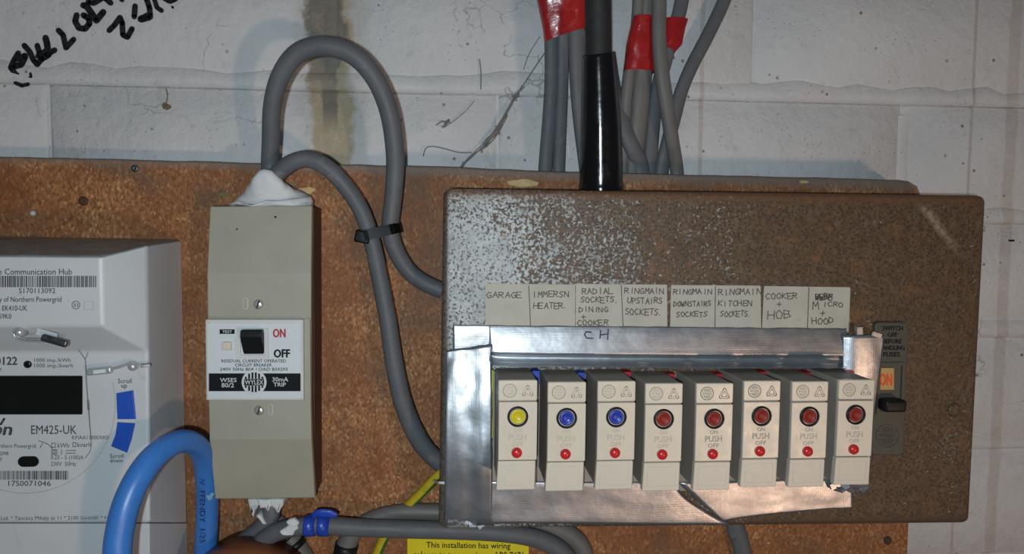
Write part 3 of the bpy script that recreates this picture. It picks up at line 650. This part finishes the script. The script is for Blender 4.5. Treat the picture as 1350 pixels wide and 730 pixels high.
def band(pa, pb, rpx, label, grp=None):
    m = MB(); m.tube([P(*pa), P(*pb)], [rpx*S(pa[2]), rpx*S(pb[2])], 18, 0, None, None, False)
    o = m.build('tape_band', BLACK, None, True); tag(o, label, 'tape', grp)
band((377.5, 704.5, -.0072), (381, 708.3, -.0072), 14.6, 'upper black tape band on the short grey cable'); band((386.5, 715, -.0072), (391.5, 721.5, -.0072), 14.8, 'lower black tape band on the short grey cable')
band((454, 732, -.0075), (457.5, 716, -.0075), 15.4, 'black tape band round the dusty cable below the thick level cable')
cable([(964, 670, -.006), (971, 700, -.006), (978, 722, -.006), (1004, 850, -.006)], 12.5, GREYC, 'cable', 'short flat grey cable hanging below the middle of the rusty box', (.55, 1))
e = cable([(584, 620, -.011), (575, 629, -.011), (555, 650, -.009), (533, 672, -.0045), (514, 697, -.0038), (503, 716, -.0038), (494, 740, -.0038), (486, 775, -.0038)], 6.6, [EARTHY, EARTHG], 'earth_cable', 'green and yellow striped earth cable slanting to the box corner', None, lambda t: 1 if .58 < t < .90 else 0)
cable([(572, 633, -.014), (577, 635.5, -.030), (579, 636, -.060), (580.5, 636, -.0662), (590, 636.5, -.0668), (594, 637, -.0662)], 2.1, WHITEF, 'string', 'short white string hooked over the left edge of the rusty box', None, None, None, 8, 6, 'string')
# blue cable in front of the meter
bl = cable([(151, 860, -.112), (152, 800, -.116), (154, 740, -.115), (157.5, 702, -.112), (168, 660, -.107), (187, 622, -.098), (211, 595, -.085), (238, 581.5, -.068), (259, 587, -.050), (269, 606, -.036), (273, 640, -.026), (273, 680, -.021), (271, 730, -.018), (269, 800, -.016)], [17.2, 17.3, 17.3, 17.2, 17, 16.6, 16, 15, 14.2, 13.8, 13.8, 13.9, 14, 14], BLUEC, 'cable', 'thick bright blue cable arching in front of the meter', None, None, None, 22)
L = MB()
def vert(s, x, y0, y1, wd, Y): 
    letter(L, s, 0, 0, 1, 1, lambda u, v: P(x+wd*(.5-v), y0+(y1-y0)*u, Y))
vert('S4W  FFENDY  1/25', 266.5, 616, 716, 7, -.0375); L.build('sheath_print', simple('navy_print', (.01, .03, .16), .5), bl)
m = MB(); c = P(277, 655, -.0345); q = [(c.x+.0028*(.4+.9*random.random())*math.cos(a*.7), c.z+.0040*(.4+.6*random.random())*math.sin(a*.7)) for a in range(9)]; m.prism(q, c.y+.004, c.y, .0006, 1); m.build('paint_smear', simple('pale_blue_smear', (.20, .40, .62), .6, 0, .3, 200), bl)
# brown dome
dome = thing('domed_cover', 'round orange brown bakelite cover at the bottom edge beside blue cable', 'cover', P(320, 811, 0))
c = P(320, 814, -.04); c.y = 0; R0 = 95*S(-.04)
m = MB(); m.lathe_y(c, [(R0, -.020), (R0, -.038), (R0*.985, -.041), (R0*.90, -.047), (R0*.7, -.054), (R0*.4, -.058), (R0*.05, -.0595)], 48); m.build('cap', BAKEO, dome, True)
m = MB(); m.lathe_y(c, [(R0*.94, -.0006), (R0*.94, -.0205)], 40); m.build('base_ring', BAKE, dome, False)
# yellow sign
sg = thing('wiring_sign', 'yellow printed sign about wiring colours on the chipboard', 'sign', P(617, 760, 0))
m = MB(); m.prism(pq([(537, 709), (697, 711), (697, 800), (537, 800)], -.0008), 0, -.0008); m.build('sign_plate', SIGNY, sg)
L = MB(); fs_ = at(-.0010); letter(L, 'This installation has wiring', 562, 714, 673, 724, fs_, .012, 1.5); letter(L, 'colours to two versions of BS 7671', 545, 726, 690, 735.5, fs_, .012, 1.5); L.build('lettering', INK, sg)

# ------------------------------------------------------------------ cables above
W0 = .0185
GRP = 'cables coming down the wall to the board'
def kab(pts, r, label, mat=GREYC, flat=(.55, 1)): return cable(pts, r, mat, 'cable', label, flat, None, GRP)
kab([(722, -40, .001), (724, 0, .006), (727, 55, .012), (727, 110, .0175), (724, 160, .021), (719, 222, .0235), (716, 275, .025)], 9.5, 'leftmost flat grey cable coming out of the left red tape')
kab([(742, -40, .001), (742, 0, .006), (742, 55, .012), (741, 110, .0180), (739, 165, .0205), (737, 222, .022), (736, 275, .024)], 8.2, 'second flat grey cable from the left below the left red tape')
kab([(760, -40, .001), (760, 0, .006), (760, 48, .011), (762, 110, .0165), (767, 165, .021), (774, 222, .0235), (778, 275, .0245)], 11, 'flat grey cable under the left red tape, partly behind the black sleeve')
def wrap(q, yd, label, seed, name='tape_wrap'):
    # a creased band of tape wrapped round a bundle: left and right pixel edges and depth, from top to bottom
    m = MB(); n = 40; vs = []; fs = []; rows = []
    for k in range(len(q)-1):
        for t in range(4): u = t/4; rows.append(tuple((q[k][e][0]*(1-u)+q[k+1][e][0]*u, q[k][e][1]*(1-u)+q[k+1][e][1]*u) for e in (0, 1))+(q[k][2]*(1-u)+q[k+1][2]*u,))
    rows.append(q[-1])
    for k, (l, r, y0) in enumerate(rows):
        a = P(l[0], l[1], y0); b = P(r[0], r[1], y0); c = (a+b)/2; u = (b-a)/2
        for i in range(n):
            t = 2*math.pi*i/n; sn = math.sin(t)
            cr = .0016*abs(mnoise.noise(Vector((math.cos(t)*2.6+k*.16, seed, k*.07))))+.0006*mnoise.noise(Vector((math.cos(t)*6-k*.3, seed, k*.25)))
            vs.append(c+u*math.cos(t)+Vector((0, -(yd*(abs(sn)**.6)+(cr if sn > 0 else 0))*(1 if sn > 0 else -1), 0)))
    for k in range(len(rows)-1):
        for i in range(n): fs.append((k*n+i, k*n+(i+1) % n, (k+1)*n+(i+1) % n, (k+1)*n+i))
    m.add(vs, fs); o = m.build(name, REDT, None, True); tag(o, label, 'tape'); return o
wrap([((703, -45), (771, -45), .000), ((706, -10), (771, -10), .005), ((711, 14), (771.5, 14), .008), ((716, 40), (771.5, 30), .0105), ((718, 57), (771.5, 39), .0120)], .0085, 'wide red tape wrapped round the left bundle of grey cables', 2.0)
kab([(840, -40, .004), (842, 0, .006), (838, 50, .010), (830, 96, .0135), (826, 130, .017), (824, 175, .020), (822, 222, .0225), (821, 275, .024)], 8.5, 'grey cable on the left edge of the middle bundle, right of black sleeve', GREYD, (.8, 1))
kab([(856, -40, .004), (855, 0, .006), (852, 50, .010), (848, 96, .0130), (845, 130, .014), (840, 180, .0185), (835, 225, .0225), (834, 275, .0245)], 12, 'wide dusty grey cable down the middle of the red taped bundle', GREYD)
kab([(800, 70, .022), (808, 120, .021), (820, 160, .017), (834, 195, .0175), (845, 222, .0215), (850, 275, .024)], 11.5, 'dark grey cable slanting out from behind the black sleeve')
kab([(905, -40, .020), (897, 10, .018), (888, 42, .018), (877, 80, .0205), (867, 118, .021), (861, 165, .0215), (857, 222, .0235), (856, 275, .025)], 9.5, 'grey cable carrying the small right red tape, behind the front dusty cable')
kab([(966, -35, .021), (955, 0, .0205), (934, 45, .019), (913, 85, .018), (899, 118, .0175), (890, 150, .0185), (880, 190, .0215), (873, 222, .023), (870, 275, .0245)], [9, 9, 9, 9, 9, 9.5, 9.5, 9.5, 9.5], 'grey cable rising alone far to the right up the wall', GREYC)
kab([(869, -40, -.002), (869, 0, -.002), (869, 50, -.001), (873, 100, .001), (879, 140, .004), (886, 185, .010), (892, 222, .0195), (896, 275, .024)], [9.3, 9.5, 9.8, 10, 10, 9.5, 9.2, 9], 'dusty grey cable hanging in front of the red taped bundle', GREYD, (.75, 1))
wrap([((834, 23), (861, 24), .0075), ((830, 40), (862, 42), .0090), ((826, 58), (862.5, 60), .0105), ((824, 78), (863, 79), .0120), ((822, 94), (863, 96), .0133)], .0082, 'red tape wrapped round the middle bundle of cables', 5.0)
wrap([((876, 25), (905.5, 27), .0185), ((874, 38), (902, 40), .0187), ((872, 50), (898, 60), .0190), ((869, 62), (889, 70), .0195)], .0068, 'small red tape wrap behind the front dusty cable, rightmost', 9.0)
# black supply cable and its sleeve
cable([(787, -50, -.060), (788, 0, -.055), (788.5, 40, -.0505), (789, 85, -.046), (790, 120, -.042)], 17, simple('matt_black_sheath', (.020, .020, .021), .65, 0, .2, 80, .2, 800, .3), 'cable', 'thick black supply cable running into the shiny black sleeve')
m = MB(); sp = [(788.8, 74, 20.8, -.0468), (789, 76, 21.2, -.0466), (790, 110, 23, -.0430), (791.5, 165, 26.5, -.0375), (792, 215, 28, -.0330), (792, 238, 28.6, -.0312), (792, 246, 29.5, -.0306), (792, 253.5, 30, -.0300)]
m.tube([P(x, y, Y) for x, y, r, Y in sp], [r*S(Y) for x, y, r, Y in sp], 28, 0, None, None, True, 5)
o = m.build('cable_sleeve', SLEEVE, None, True); tag(o, 'shiny black tapered sleeve standing on top of the rusty box', 'sleeve')

# ================================================================== the fuse box
fb = thing('fuse_box', 'large rust-pitted steel fuse box patched with silver tape', 'fuse box', P(930, 697, -.03))
q = [(584.5, 248), (1302, 257.5), (1279.5, 690.5), (578, 698)]
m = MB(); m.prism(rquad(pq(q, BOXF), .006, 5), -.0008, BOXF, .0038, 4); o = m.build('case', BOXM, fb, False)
for p in o.data.polygons: p.use_smooth = len(p.vertices) == 4
o.data.set_sharp_from_angle(angle=math.radians(50)) if hasattr(o.data, 'set_sharp_from_angle') else None
m = MB(); c = P(1258, 540, BOXF); m.lathe_y(c, [(.0052, .0004), (.0050, -.0008), (.0042, -.0016), (.0015, -.0019)], 18); m.build('case_screw', BOXM, fb, True)
# circuit labels
fl = at(BOXF-.0007)
def plabel(q, cells, midx):
    m = MB(); m.prism(rquad(pq(q, BOXF), .0008, 2), BOXF+.0002, BOXF-.0005); o = m.build('paper_label', PAPER, fb)
    L = MB(); stroke(L, midx, 1.1, fl)
    for lines in cells:
        for s, x0, y0, x1, y1 in lines: hand(L, s, x0, y0, x1, y1, fl, 1.15)
    L.build('handwriting', PENCIL, o)
plabel([(640, 373.5), (758, 375), (758, 436), (640, 436)], [[('GARAGE', 641, 385, 689, 392.5)], [('IMMERSN', 702, 384, 750, 391.5), ('HEATER.', 703, 399, 750, 406.5)]], [(697, 377), (698, 395), (699.5, 432)])
plabel([(758.8, 374), (879, 375), (879.5, 436), (758.8, 436)], [[('RADIAL', 767, 379.5, 809, 387), ('SOCKETS.', 765, 391.5, 817, 398.5), ('DINING', 763, 404.5, 802, 411), ('+', 765, 414, 774, 420), ('COOKER', 761, 422, 803, 429)], [('RINGMAIN', 823, 380, 876, 387), ('UPSTAIRS', 827, 392.5, 874, 400), ('SOCKETS.', 824, 407, 875, 415)]], [(819, 376), (820, 395), (821.5, 432)])
plabel([(884.5, 375.5), (1002.5, 376.3), (1003, 437), (883, 437)], [[('RINGMAIN', 887, 381, 939, 387.5), ('DOWNSTAIRS', 888, 397, 938, 403.5), ('SOCKETS', 891, 411, 933, 417.5)], [('RINGMAIN', 947, 381, 1004, 388.5), ('KITCHEN', 946, 396.5, 992, 403.5), ('SOCKETS.', 949, 410, 992, 417)]], [(943.3, 378), (943, 395), (942.6, 432)])
plabel([(1007, 376.8), (1120.5, 378.5), (1118.5, 438), (1004, 438)], [[('COOKER', 1009, 386.5, 1052, 394), ('+', 1023, 398, 1033, 405), ('HOB', 1011, 409, 1044, 420)], [('M', 1071, 397, 1081, 407), ('ICRO', 1084, 398, 1112, 404), ('+', 1080, 408.5, 1090, 416.5), ('HOOD', 1070, 418.5, 1100, 426.5), ('WEBE', 1074, 387, 1098, 395), ('BWBM', 1075, 388, 1098, 395)]], [(1066.5, 379), (1066, 395), (1064.5, 432)])
# duct tape
def sheet(name, grid, mat, amp=.0006, seed=0, label=None, fq=60, thick=.0003, sx=6):
    # grid: rows of (px, py, Y); refined and wrinkled
    rows = [[Vector(P(*p)) for p in r] for r in grid]
    fine = [catmull(r, [0]*len(r), sx)[0] if len(r) > 2 else [r[0].lerp(r[1], k/(sx*3)) for k in range(sx*3+1)] for r in rows]
    cols = []
    for k in range(len(fine[0])):
        col = [f[k] for f in fine]; cols.append(catmull(col, [0]*len(col), 4)[0] if len(col) > 2 else [col[0].lerp(col[1], t/8) for t in range(9)])
    nu, nv = len(cols), len(cols[0]); vs = []; fs = []
    for i in range(nu):
        for j in range(nv):
            v = cols[i][j]; q = Vector((v.x*fq, seed, v.z*fq)); h = abs(mnoise.noise(q))+.5*abs(mnoise.noise(q*2.7))
            e = 1 if 0 < i < nu-1 and 0 < j < nv-1 else .3
            vs.append((v.x+(0 if e == 1 else .0006*mnoise.noise(q*9)), v.y-amp*h*e, v.z+(0 if e == 1 else .0006*mnoise.noise(q*7))))
    for i in range(nu-1):
        for j in range(nv-1): a = i*nv+j; fs.append((a, a+1, a+nv+1, a+nv))
    o = put(name, mesh(vs, fs), mat, fb, True)
    s_ = o.modifiers.new('thick', 'SOLIDIFY'); s_.thickness = thick; s_.offset = 0
    if label: o['label'] = label
    return o
b0 = BOXF-.0009
topx = [592, 648, 720, 800, 880, 960, 1040, 1100, 1118]
topx = [597, 625, 645, 652, 720, 800, 880, 960, 1040, 1098, 1116]
g = []
for dy, Y in ((0, b0), (10, b0-.0013), (22, b0-.0024), (31, b0-.0031), (36, b0-.0034), (38, b0-.0012), (40.5, b0-.0004), (44, b0-.0009), (47, b0-.0019), (49.5, b0-.0044), (51.5, b0-.0088), (52.8, b0-.0140)):
    g.append([(x, (428+(x-592)*.009)+(dy if x > 650 else min(dy, 28+dy*.1))+(1.0 if dy > 32 and 700 < x < 1000 else 0), Y if x > 650 else max(Y, b0-.0006)) for x in topx])
tt = sheet('tape_top', g, TAPE_H, .0004, 1.0, 'crosswise silver tape with CH written on it')
L = MB(); fc = lambda x, y: P(x, y, b0-.0019-.0018*(y-436)/12)
stroke(L, [(779.5, 438), (773, 437), (770.5, 440.5), (773.5, 445.5), (782, 446)], 1.6, fc); stroke(L, [(792, 435.5), (791, 446)], 1.6, fc); stroke(L, [(802, 434), (801, 447.5)], 1.6, fc); stroke(L, [(791.5, 441.5), (801.5, 440)], 1.5, fc)
L.build('handwriting', PURPLE, tt)
sheet('tape_left', [[(x, y-(x-600)*.14*(1 if y < 470 else 0), b0-dY-(.0016 if x > 630 else 0)+(.0012 if x < 595 else 0)) for x in (588.5-(y-455)*.012, 604, 620, 636, 648.5)] for y, dY in ((460, .0010), (480, .0022), (510, .0052), (545, .0072), (590, .0082), (635, .0066), (692, .0012))], TAPE_V, .0022, 5.0, 'lengthwise silver tape on the left', 34)
sheet('tape_bottom', [[(640, y0, b0-.0004), (700, y0, b0-.0006), (770, y0+.5, b0-.0005), (850, y0+1.5, b0-.0010), (t_, y0+2, b0-.0012)] for y0, t_ in ((634, 890), (650, 900), (668, 925), (690, 965))], TAPE_H, .0010, 9.0, 'lower silver tape, left length', 30)
sheet('tape_bottom', [[(x, ya+(yb-ya)*t, b0-.0022) for x, ya, yb in ((893+t*60, 636, 687.5), (985, 634, 681.5), (1040, 632, 675.5), (1090, 632, 671), (1124.5, 636, 669.5))] for t in (0, .35, .7, 1)], TAPE_V, .0006, 13.0, 'lower silver tape, right length', 50)
sheet('tape_right', [[(1111-(y-442)*.004, y, b0-.003), (1125, y-.5, b0-.0062), (1145, y-1, b0-.0072), (1166-(y-442)*.13, y-1, b0-.0066)] for y in (442, 470, 500, 540, 600, 645)], TAPE_V, .0005, 17.0, 'upright silver tape at right', 60)
m = MB()
for k in range(7):
    m = MB(); p = P(1100+k*6.5, 641+random.uniform(-2, 3), BOXF-.006); m.box(p, (.007, .003, .004), 0, Matrix.Rotation(random.uniform(-1, 1), 3, 'Y') @ Matrix.Rotation(random.uniform(-1, 1), 3, 'X')); m.build('foil_crumb', TAPE_V, fb)
m = MB(); m.tube([P(1120, 641, BOXF-.008), P(1134, 642, BOXF-.008), P(1145, 642.5, BOXF-.007)], .0006, 6)
m.build('foil_thread', TAPE_V, fb); m = MB(); m.box(P(1132, 437, BOXF-.006), (.004, .003, .0065)); m.build('foil_crumb', TAPE_V, fb); m = MB(); m.box(P(1155, 441, BOXF-.008), (.007, .002, .003), 0, Matrix.Rotation(.3, 3, 'Y'))
m.build('foil_crumb', TAPE_V, fb)
for k in range(9):
    m = MB(); p = P(596+k*5.5, 690+random.uniform(-3, 2), BOXF-.0022); m.box(p, (.005, .002, .003), 0, Matrix.Rotation(random.uniform(-1, 1), 3, 'Y') @ Matrix.Rotation(random.uniform(-1, 1), 3, 'X')); m.build('foil_crumb', TAPE_V, fb)
# base behind the breakers
a, b = P(650, 478, BOXF), P(1108, 648, BOXF)
m = MB(); m.box(((a.x+b.x)/2, BOXF-.0006, (a.z+b.z)/2-.002), (b.x-a.x, .0012, abs(b.z-a.z)-.012)); m.build('fuse_base', TAUPE, fb)
# switch plate
SP = BOXF-.0030
m = MB(); m.prism(rquad(pq([(1154, 424.5), (1198.5, 424.5), (1191.5, 600), (1148, 600)], SP), .0035, 4), BOXF+.0002, SP, .0008, 2); plate = m.build('switch_plate', PLATE, fb)
L = MB(); f3 = at(SP-.0002)
for s, y in (('SWITCH', 432.5), ('OFF', 441), ('BEFORE', 449.7), ('HANDLING', 458.3), ('FUSES', 467)):
    wd = {'SWITCH': 27, 'OFF': 13, 'BEFORE': 25, 'HANDLING': 34, 'FUSES': 22}[s]; cx = 1177-(y-432)*.04; letter(L, s, cx-wd/2, y-3, cx+wd/2, y+3, f3, .03)
L.build('lettering', INK, plate)
m = MB(); frame(m, (1157, 477.5, 1189.5, 545), 4, SP+.0005, SP-.0012, SP); m.build('switch_surround', PLATE, plate)
m = MB(); rect(m, 1158, 485, 1178.5, 513.5, at(SP-.0008)); m.build('on_label', ONLAB, plate)
L = MB(); letter(L, 'ON', 1160, 492, 1176.5, 508.5, at(SP-.0012), .03); L.build('on_lettering', ORED, plate)
c = P(1176, 533.5, SP-.006)
m = MB(); m.box((c.x, SP-.006, c.z), (.0155, .011, .0085)); o = m.build('switch_lever', BLACK, plate); bevel(o, .002, 3)
L = MB(); emblem(L, 1170, 574, 15, None, f3, None, 0, None, True, 1.0); L.build('moulded_emblem', simple('moulded_dark', (.035, .038, .034), .5), plate)

# ================================================================== plug-in breakers
def unit_breaker():
    r = link(bpy.data.objects.new('plug_in_breaker', None)); r.location = (0, 0, 0); r.empty_display_size = .02
    W, Hh, DP = .0243, .0688, .0405
    m = MB(); m.prism(rrect(-W/2+.0002, .0006, W/2-.0002, Hh-.0002, .0012, 2), 0, -DP+.0022, .0004, 1); m.build('body', TAUPE, r)
    m = MB(); m.prism(rrect(-W/2+.0003, .0186, W/2, .0552, .0006, 2), -DP+.0024, -DP, .0005, 2); m.build('front_cover', CREAM, r)
    m = MB(); m.prism(rrect(-W/2, .0560, W/2-.0002, Hh, .0010, 3), -DP+.0024, -DP-.0003, .0006, 2); m.build('top_cap', CREAM, r)
    m = MB(); q = rquad([(-W/2+.0001, .0182), (W/2-.0008, .0182), (W/2-.0012, 0), (-W/2-.0008, 0)], .0009, 3); m.prism(q, -DP+.0035, -DP-.0006, .0006, 2); lh = m.build('label_holder', CREAM2, r)
    m = MB()
    for xa, xb, za, zb in ((-.0098, .0088, .0150, .0155), (-.0098, .0088, .0026, .0031), (-.0098, -.0093, .0031, .0150), (.0083, .0088, .0031, .0150)):
        m.box(((xa+xb)/2, -DP-.0006, (za+zb)/2), (xb-xa, .0005, zb-za))
    m.build('holder_rim', CREAM2, lh)
    m = MB(); m.lathe_y((0, -DP, .0461), [(.0065, .0006), (.0065, -.0008), (.0058, -.0013), (.0051, -.0008), (.0051, .0004)], 28); m.build('button_ring', BLACK, r, True)
    m = MB(); m.lathe_y((0, -DP, .0461), [(.0047, .0006), (.0047, -.0004), (.0043, -.0010), (.0030, -.0009), (.0028, -.0006), (.0004, -.0006)], 24); m.build('on_button', BTN['red'], r, True)
    m = MB(); m.lathe_y((-.0004, -DP, .0234), [(.0033, .0006), (.0033, -.0010), (.0028, -.0019), (.0016, -.0026), (.0003, -.0028)], 20); m.build('off_button', OFFR, r, True)
    yy = -DP-.0002; f = lambda x, z: Vector((x, yy, z)); L = MB()
    letter(L, 'ON', -.0025, .0388, .0025, .0362, f, .01); letter(L, 'PUSH', -.0055, .0351, .0055, .0312, f, .012); letter(L, 'OFF', -.0036, .0301, .0036, .0274, f, .01)
    L.build('lettering', EMB, r)
    yc = -DP-.0005; f = lambda x, z: Vector((x, yc, z)); L = MB()
    emblem(L, -.0052, .0624, .0041, None, f, None, 0, None, False, .0005, 6)
    letter(L, 'WYLEX', -.0083, .0631, -.0021, .0617, f, .03)
    tri = [(.0060, .0664), (.0022, .0592), (.0098, .0592)]; tr = rquad(tri, .0018, 4); stroke(L, tr+tr[:1], .0005, f)
    ti = rquad([(.0060, .0640), (.0040, .0603), (.0080, .0603)], .0008, 3); stroke(L, ti+ti[:1], .0004, f)
    L.build('moulded_emblem', EMB, r)
    return r
proto = unit_breaker()
kids = list(proto.children)
def clone(root):
    c = root.copy(); link(c)
    for ch in root.children:
        d = ch.copy(); link(d); d.parent = c
        for gc in ch.children: e_ = gc.copy(); link(e_); e_.parent = d
    return c
spec = [(681.5, 645, 'yellow'), (745.5, 646.5, 'blue'), (810.5, 644.5, 'blue'), (872.5, 646.5, 'red'), (938.8, 645.5, 'red'), (1000.8, 641.5, 'red'), (1063.5, 641.5, 'red'), (1123.5, 638.5, 'red')]
words = ['cream plug-in breaker with the yellow button, leftmost of the row', 'cream plug-in breaker with a blue button, next to the yellow one', 'cream plug-in breaker with a blue button, next to the red-button ones',
         'red-button cream breaker right beside the second blue-button one', 'red-button cream breaker under the ring main downstairs label', 'red-button cream breaker under the ring main kitchen label',
         'red-button cream breaker second from the right end of the row', 'red-button cream breaker at the right end beside the switch plate']
for i, (cx, yb, colr) in enumerate(spec):
    u = proto if i == 0 else clone(proto)
    p = P(cx, yb, MCBF); u.location = (p.x, MCBF+.0405, p.z); u.rotation_euler = (0, .004 if i < 7 else .010, 0)
    tag(u, words[i], 'circuit breaker', 'plug-in breakers in the fuse box')
    for ch in u.children:
        nm = ch.name.split('.')[0]
        if nm == 'on_button':
            ch.material_slots[0].link = 'OBJECT'; ch.material_slots[0].material = BTN[colr]; ch['label'] = colr+' ON button'
        if nm in ('lettering', 'moulded_emblem') and i in (4, 5):
            ch.material_slots[0].link = 'OBJECT'; ch.material_slots[0].material = EMBD  # darker mark colour paints in the stronger contrast under the lamp's glare
    # coloured shield of the socket behind it
    sx = p.x+.0128; sz = p.z+.0645; nxt = spec[min(i+1, 7)][2]
    m = MB(); m.box((sx+.0022, BOXF-.0058, sz-.0008), (.0046, .0110, .0092)); sh = m.build('socket_shield', SHD[nxt], fb)
p = P(spec[0][0], 645, MCBF); m = MB(); m.box((p.x-.0137, BOXF-.0030, p.z+.045), (.0014, .006, .046)); m.build('socket_shield', SHD['yellow'], fb)

# ================================================================== cobwebs and debris
wb = MB()
def strand(pts, Y, r, n=5): wb.tube([P(x, y, Y+random.uniform(-.0015, .0015)) for x, y in pts], r, n)
main = [(720, 67), (705, 89), (690, 112), (680, 128), (668, 150), (655, 172), (640, 190), (622, 207), (606, 221)]
strand(main, WALL-.005, .00045)
for k in range(5):
    r = random.Random(k+3); i0 = 2+k % 3; strand([(x+r.uniform(-3.5, 3.5), y+r.uniform(-3, 3)) for x, y in main[i0:i0+5-k % 2]], WALL-.005, .00032+.0001*(k % 3))
for k in range(7):
    r = random.Random(k+40); x, y = r.choice(main[3:8]); strand([(x+r.uniform(-5, 5), y+r.uniform(-6, 6)) for _ in range(5)], WALL-.004, .00030)
strand([(656, 172), (648, 180), (641, 186)], WALL-.006, .0016); strand([(664, 160), (657, 170), (650, 180)], WALL-.005, .0009); strand([(625, 203), (616, 211), (608, 220)], WALL-.004, .0009)
strand([(622, 201), (605, 201), (586, 196), (570, 193), (561, 196), (558, 206)], WALL-.003, .0004); strand([(586, 168), (600, 158), (615, 145), (625, 133)], WALL-.002, .0003); strand([(583, 168), (588, 164), (592, 158), (586, 163)], WALL-.002, .0008)
strand([(575, 165), (584, 160), (594, 162)], WALL-.002, .0005); strand([(690, 92), (698, 70), (712, 48)], WALL-.003, .0003); strand([(632, 78), (634, 95), (634, 118)], WALL-.002, .00045)
o = wb.build('cobweb', WEB, None, True); tag(o, 'dusty cobweb strands hanging on the wall left of the cables', 'cobweb'); o['kind'] = 'stuff'
wb = MB(); strand([(219, 117), (221, 126), (219, 137)], WALL-.003, .0004); strand([(215, 140), (219, 139), (223, 141)], WALL-.003, .0016, 6); strand([(217, 142), (220, 143)], WALL-.003, .0013, 6)
o = wb.build('debris_speck', TAN, None, True); tag(o, 'small tan speck hanging by a thread on the white wall', 'debris')
wb = MB(); strand([(95, 452), (104, 462), (112, 474), (113, 485), (114, 505), (116, 530), (118, 556), (120, 590), (112, 604)], MF-.0015, .00022); strand([(100, 455), (110, 456), (116, 463), (112, 474)], MF-.002, .0002); strand([(116, 528), (117, 540)], MF-.0015, .0006)
o = wb.build('cobweb', WEB, None, True); tag(o, 'thin cobweb thread running down the meter face right of the display', 'cobweb'); o['kind'] = 'stuff'
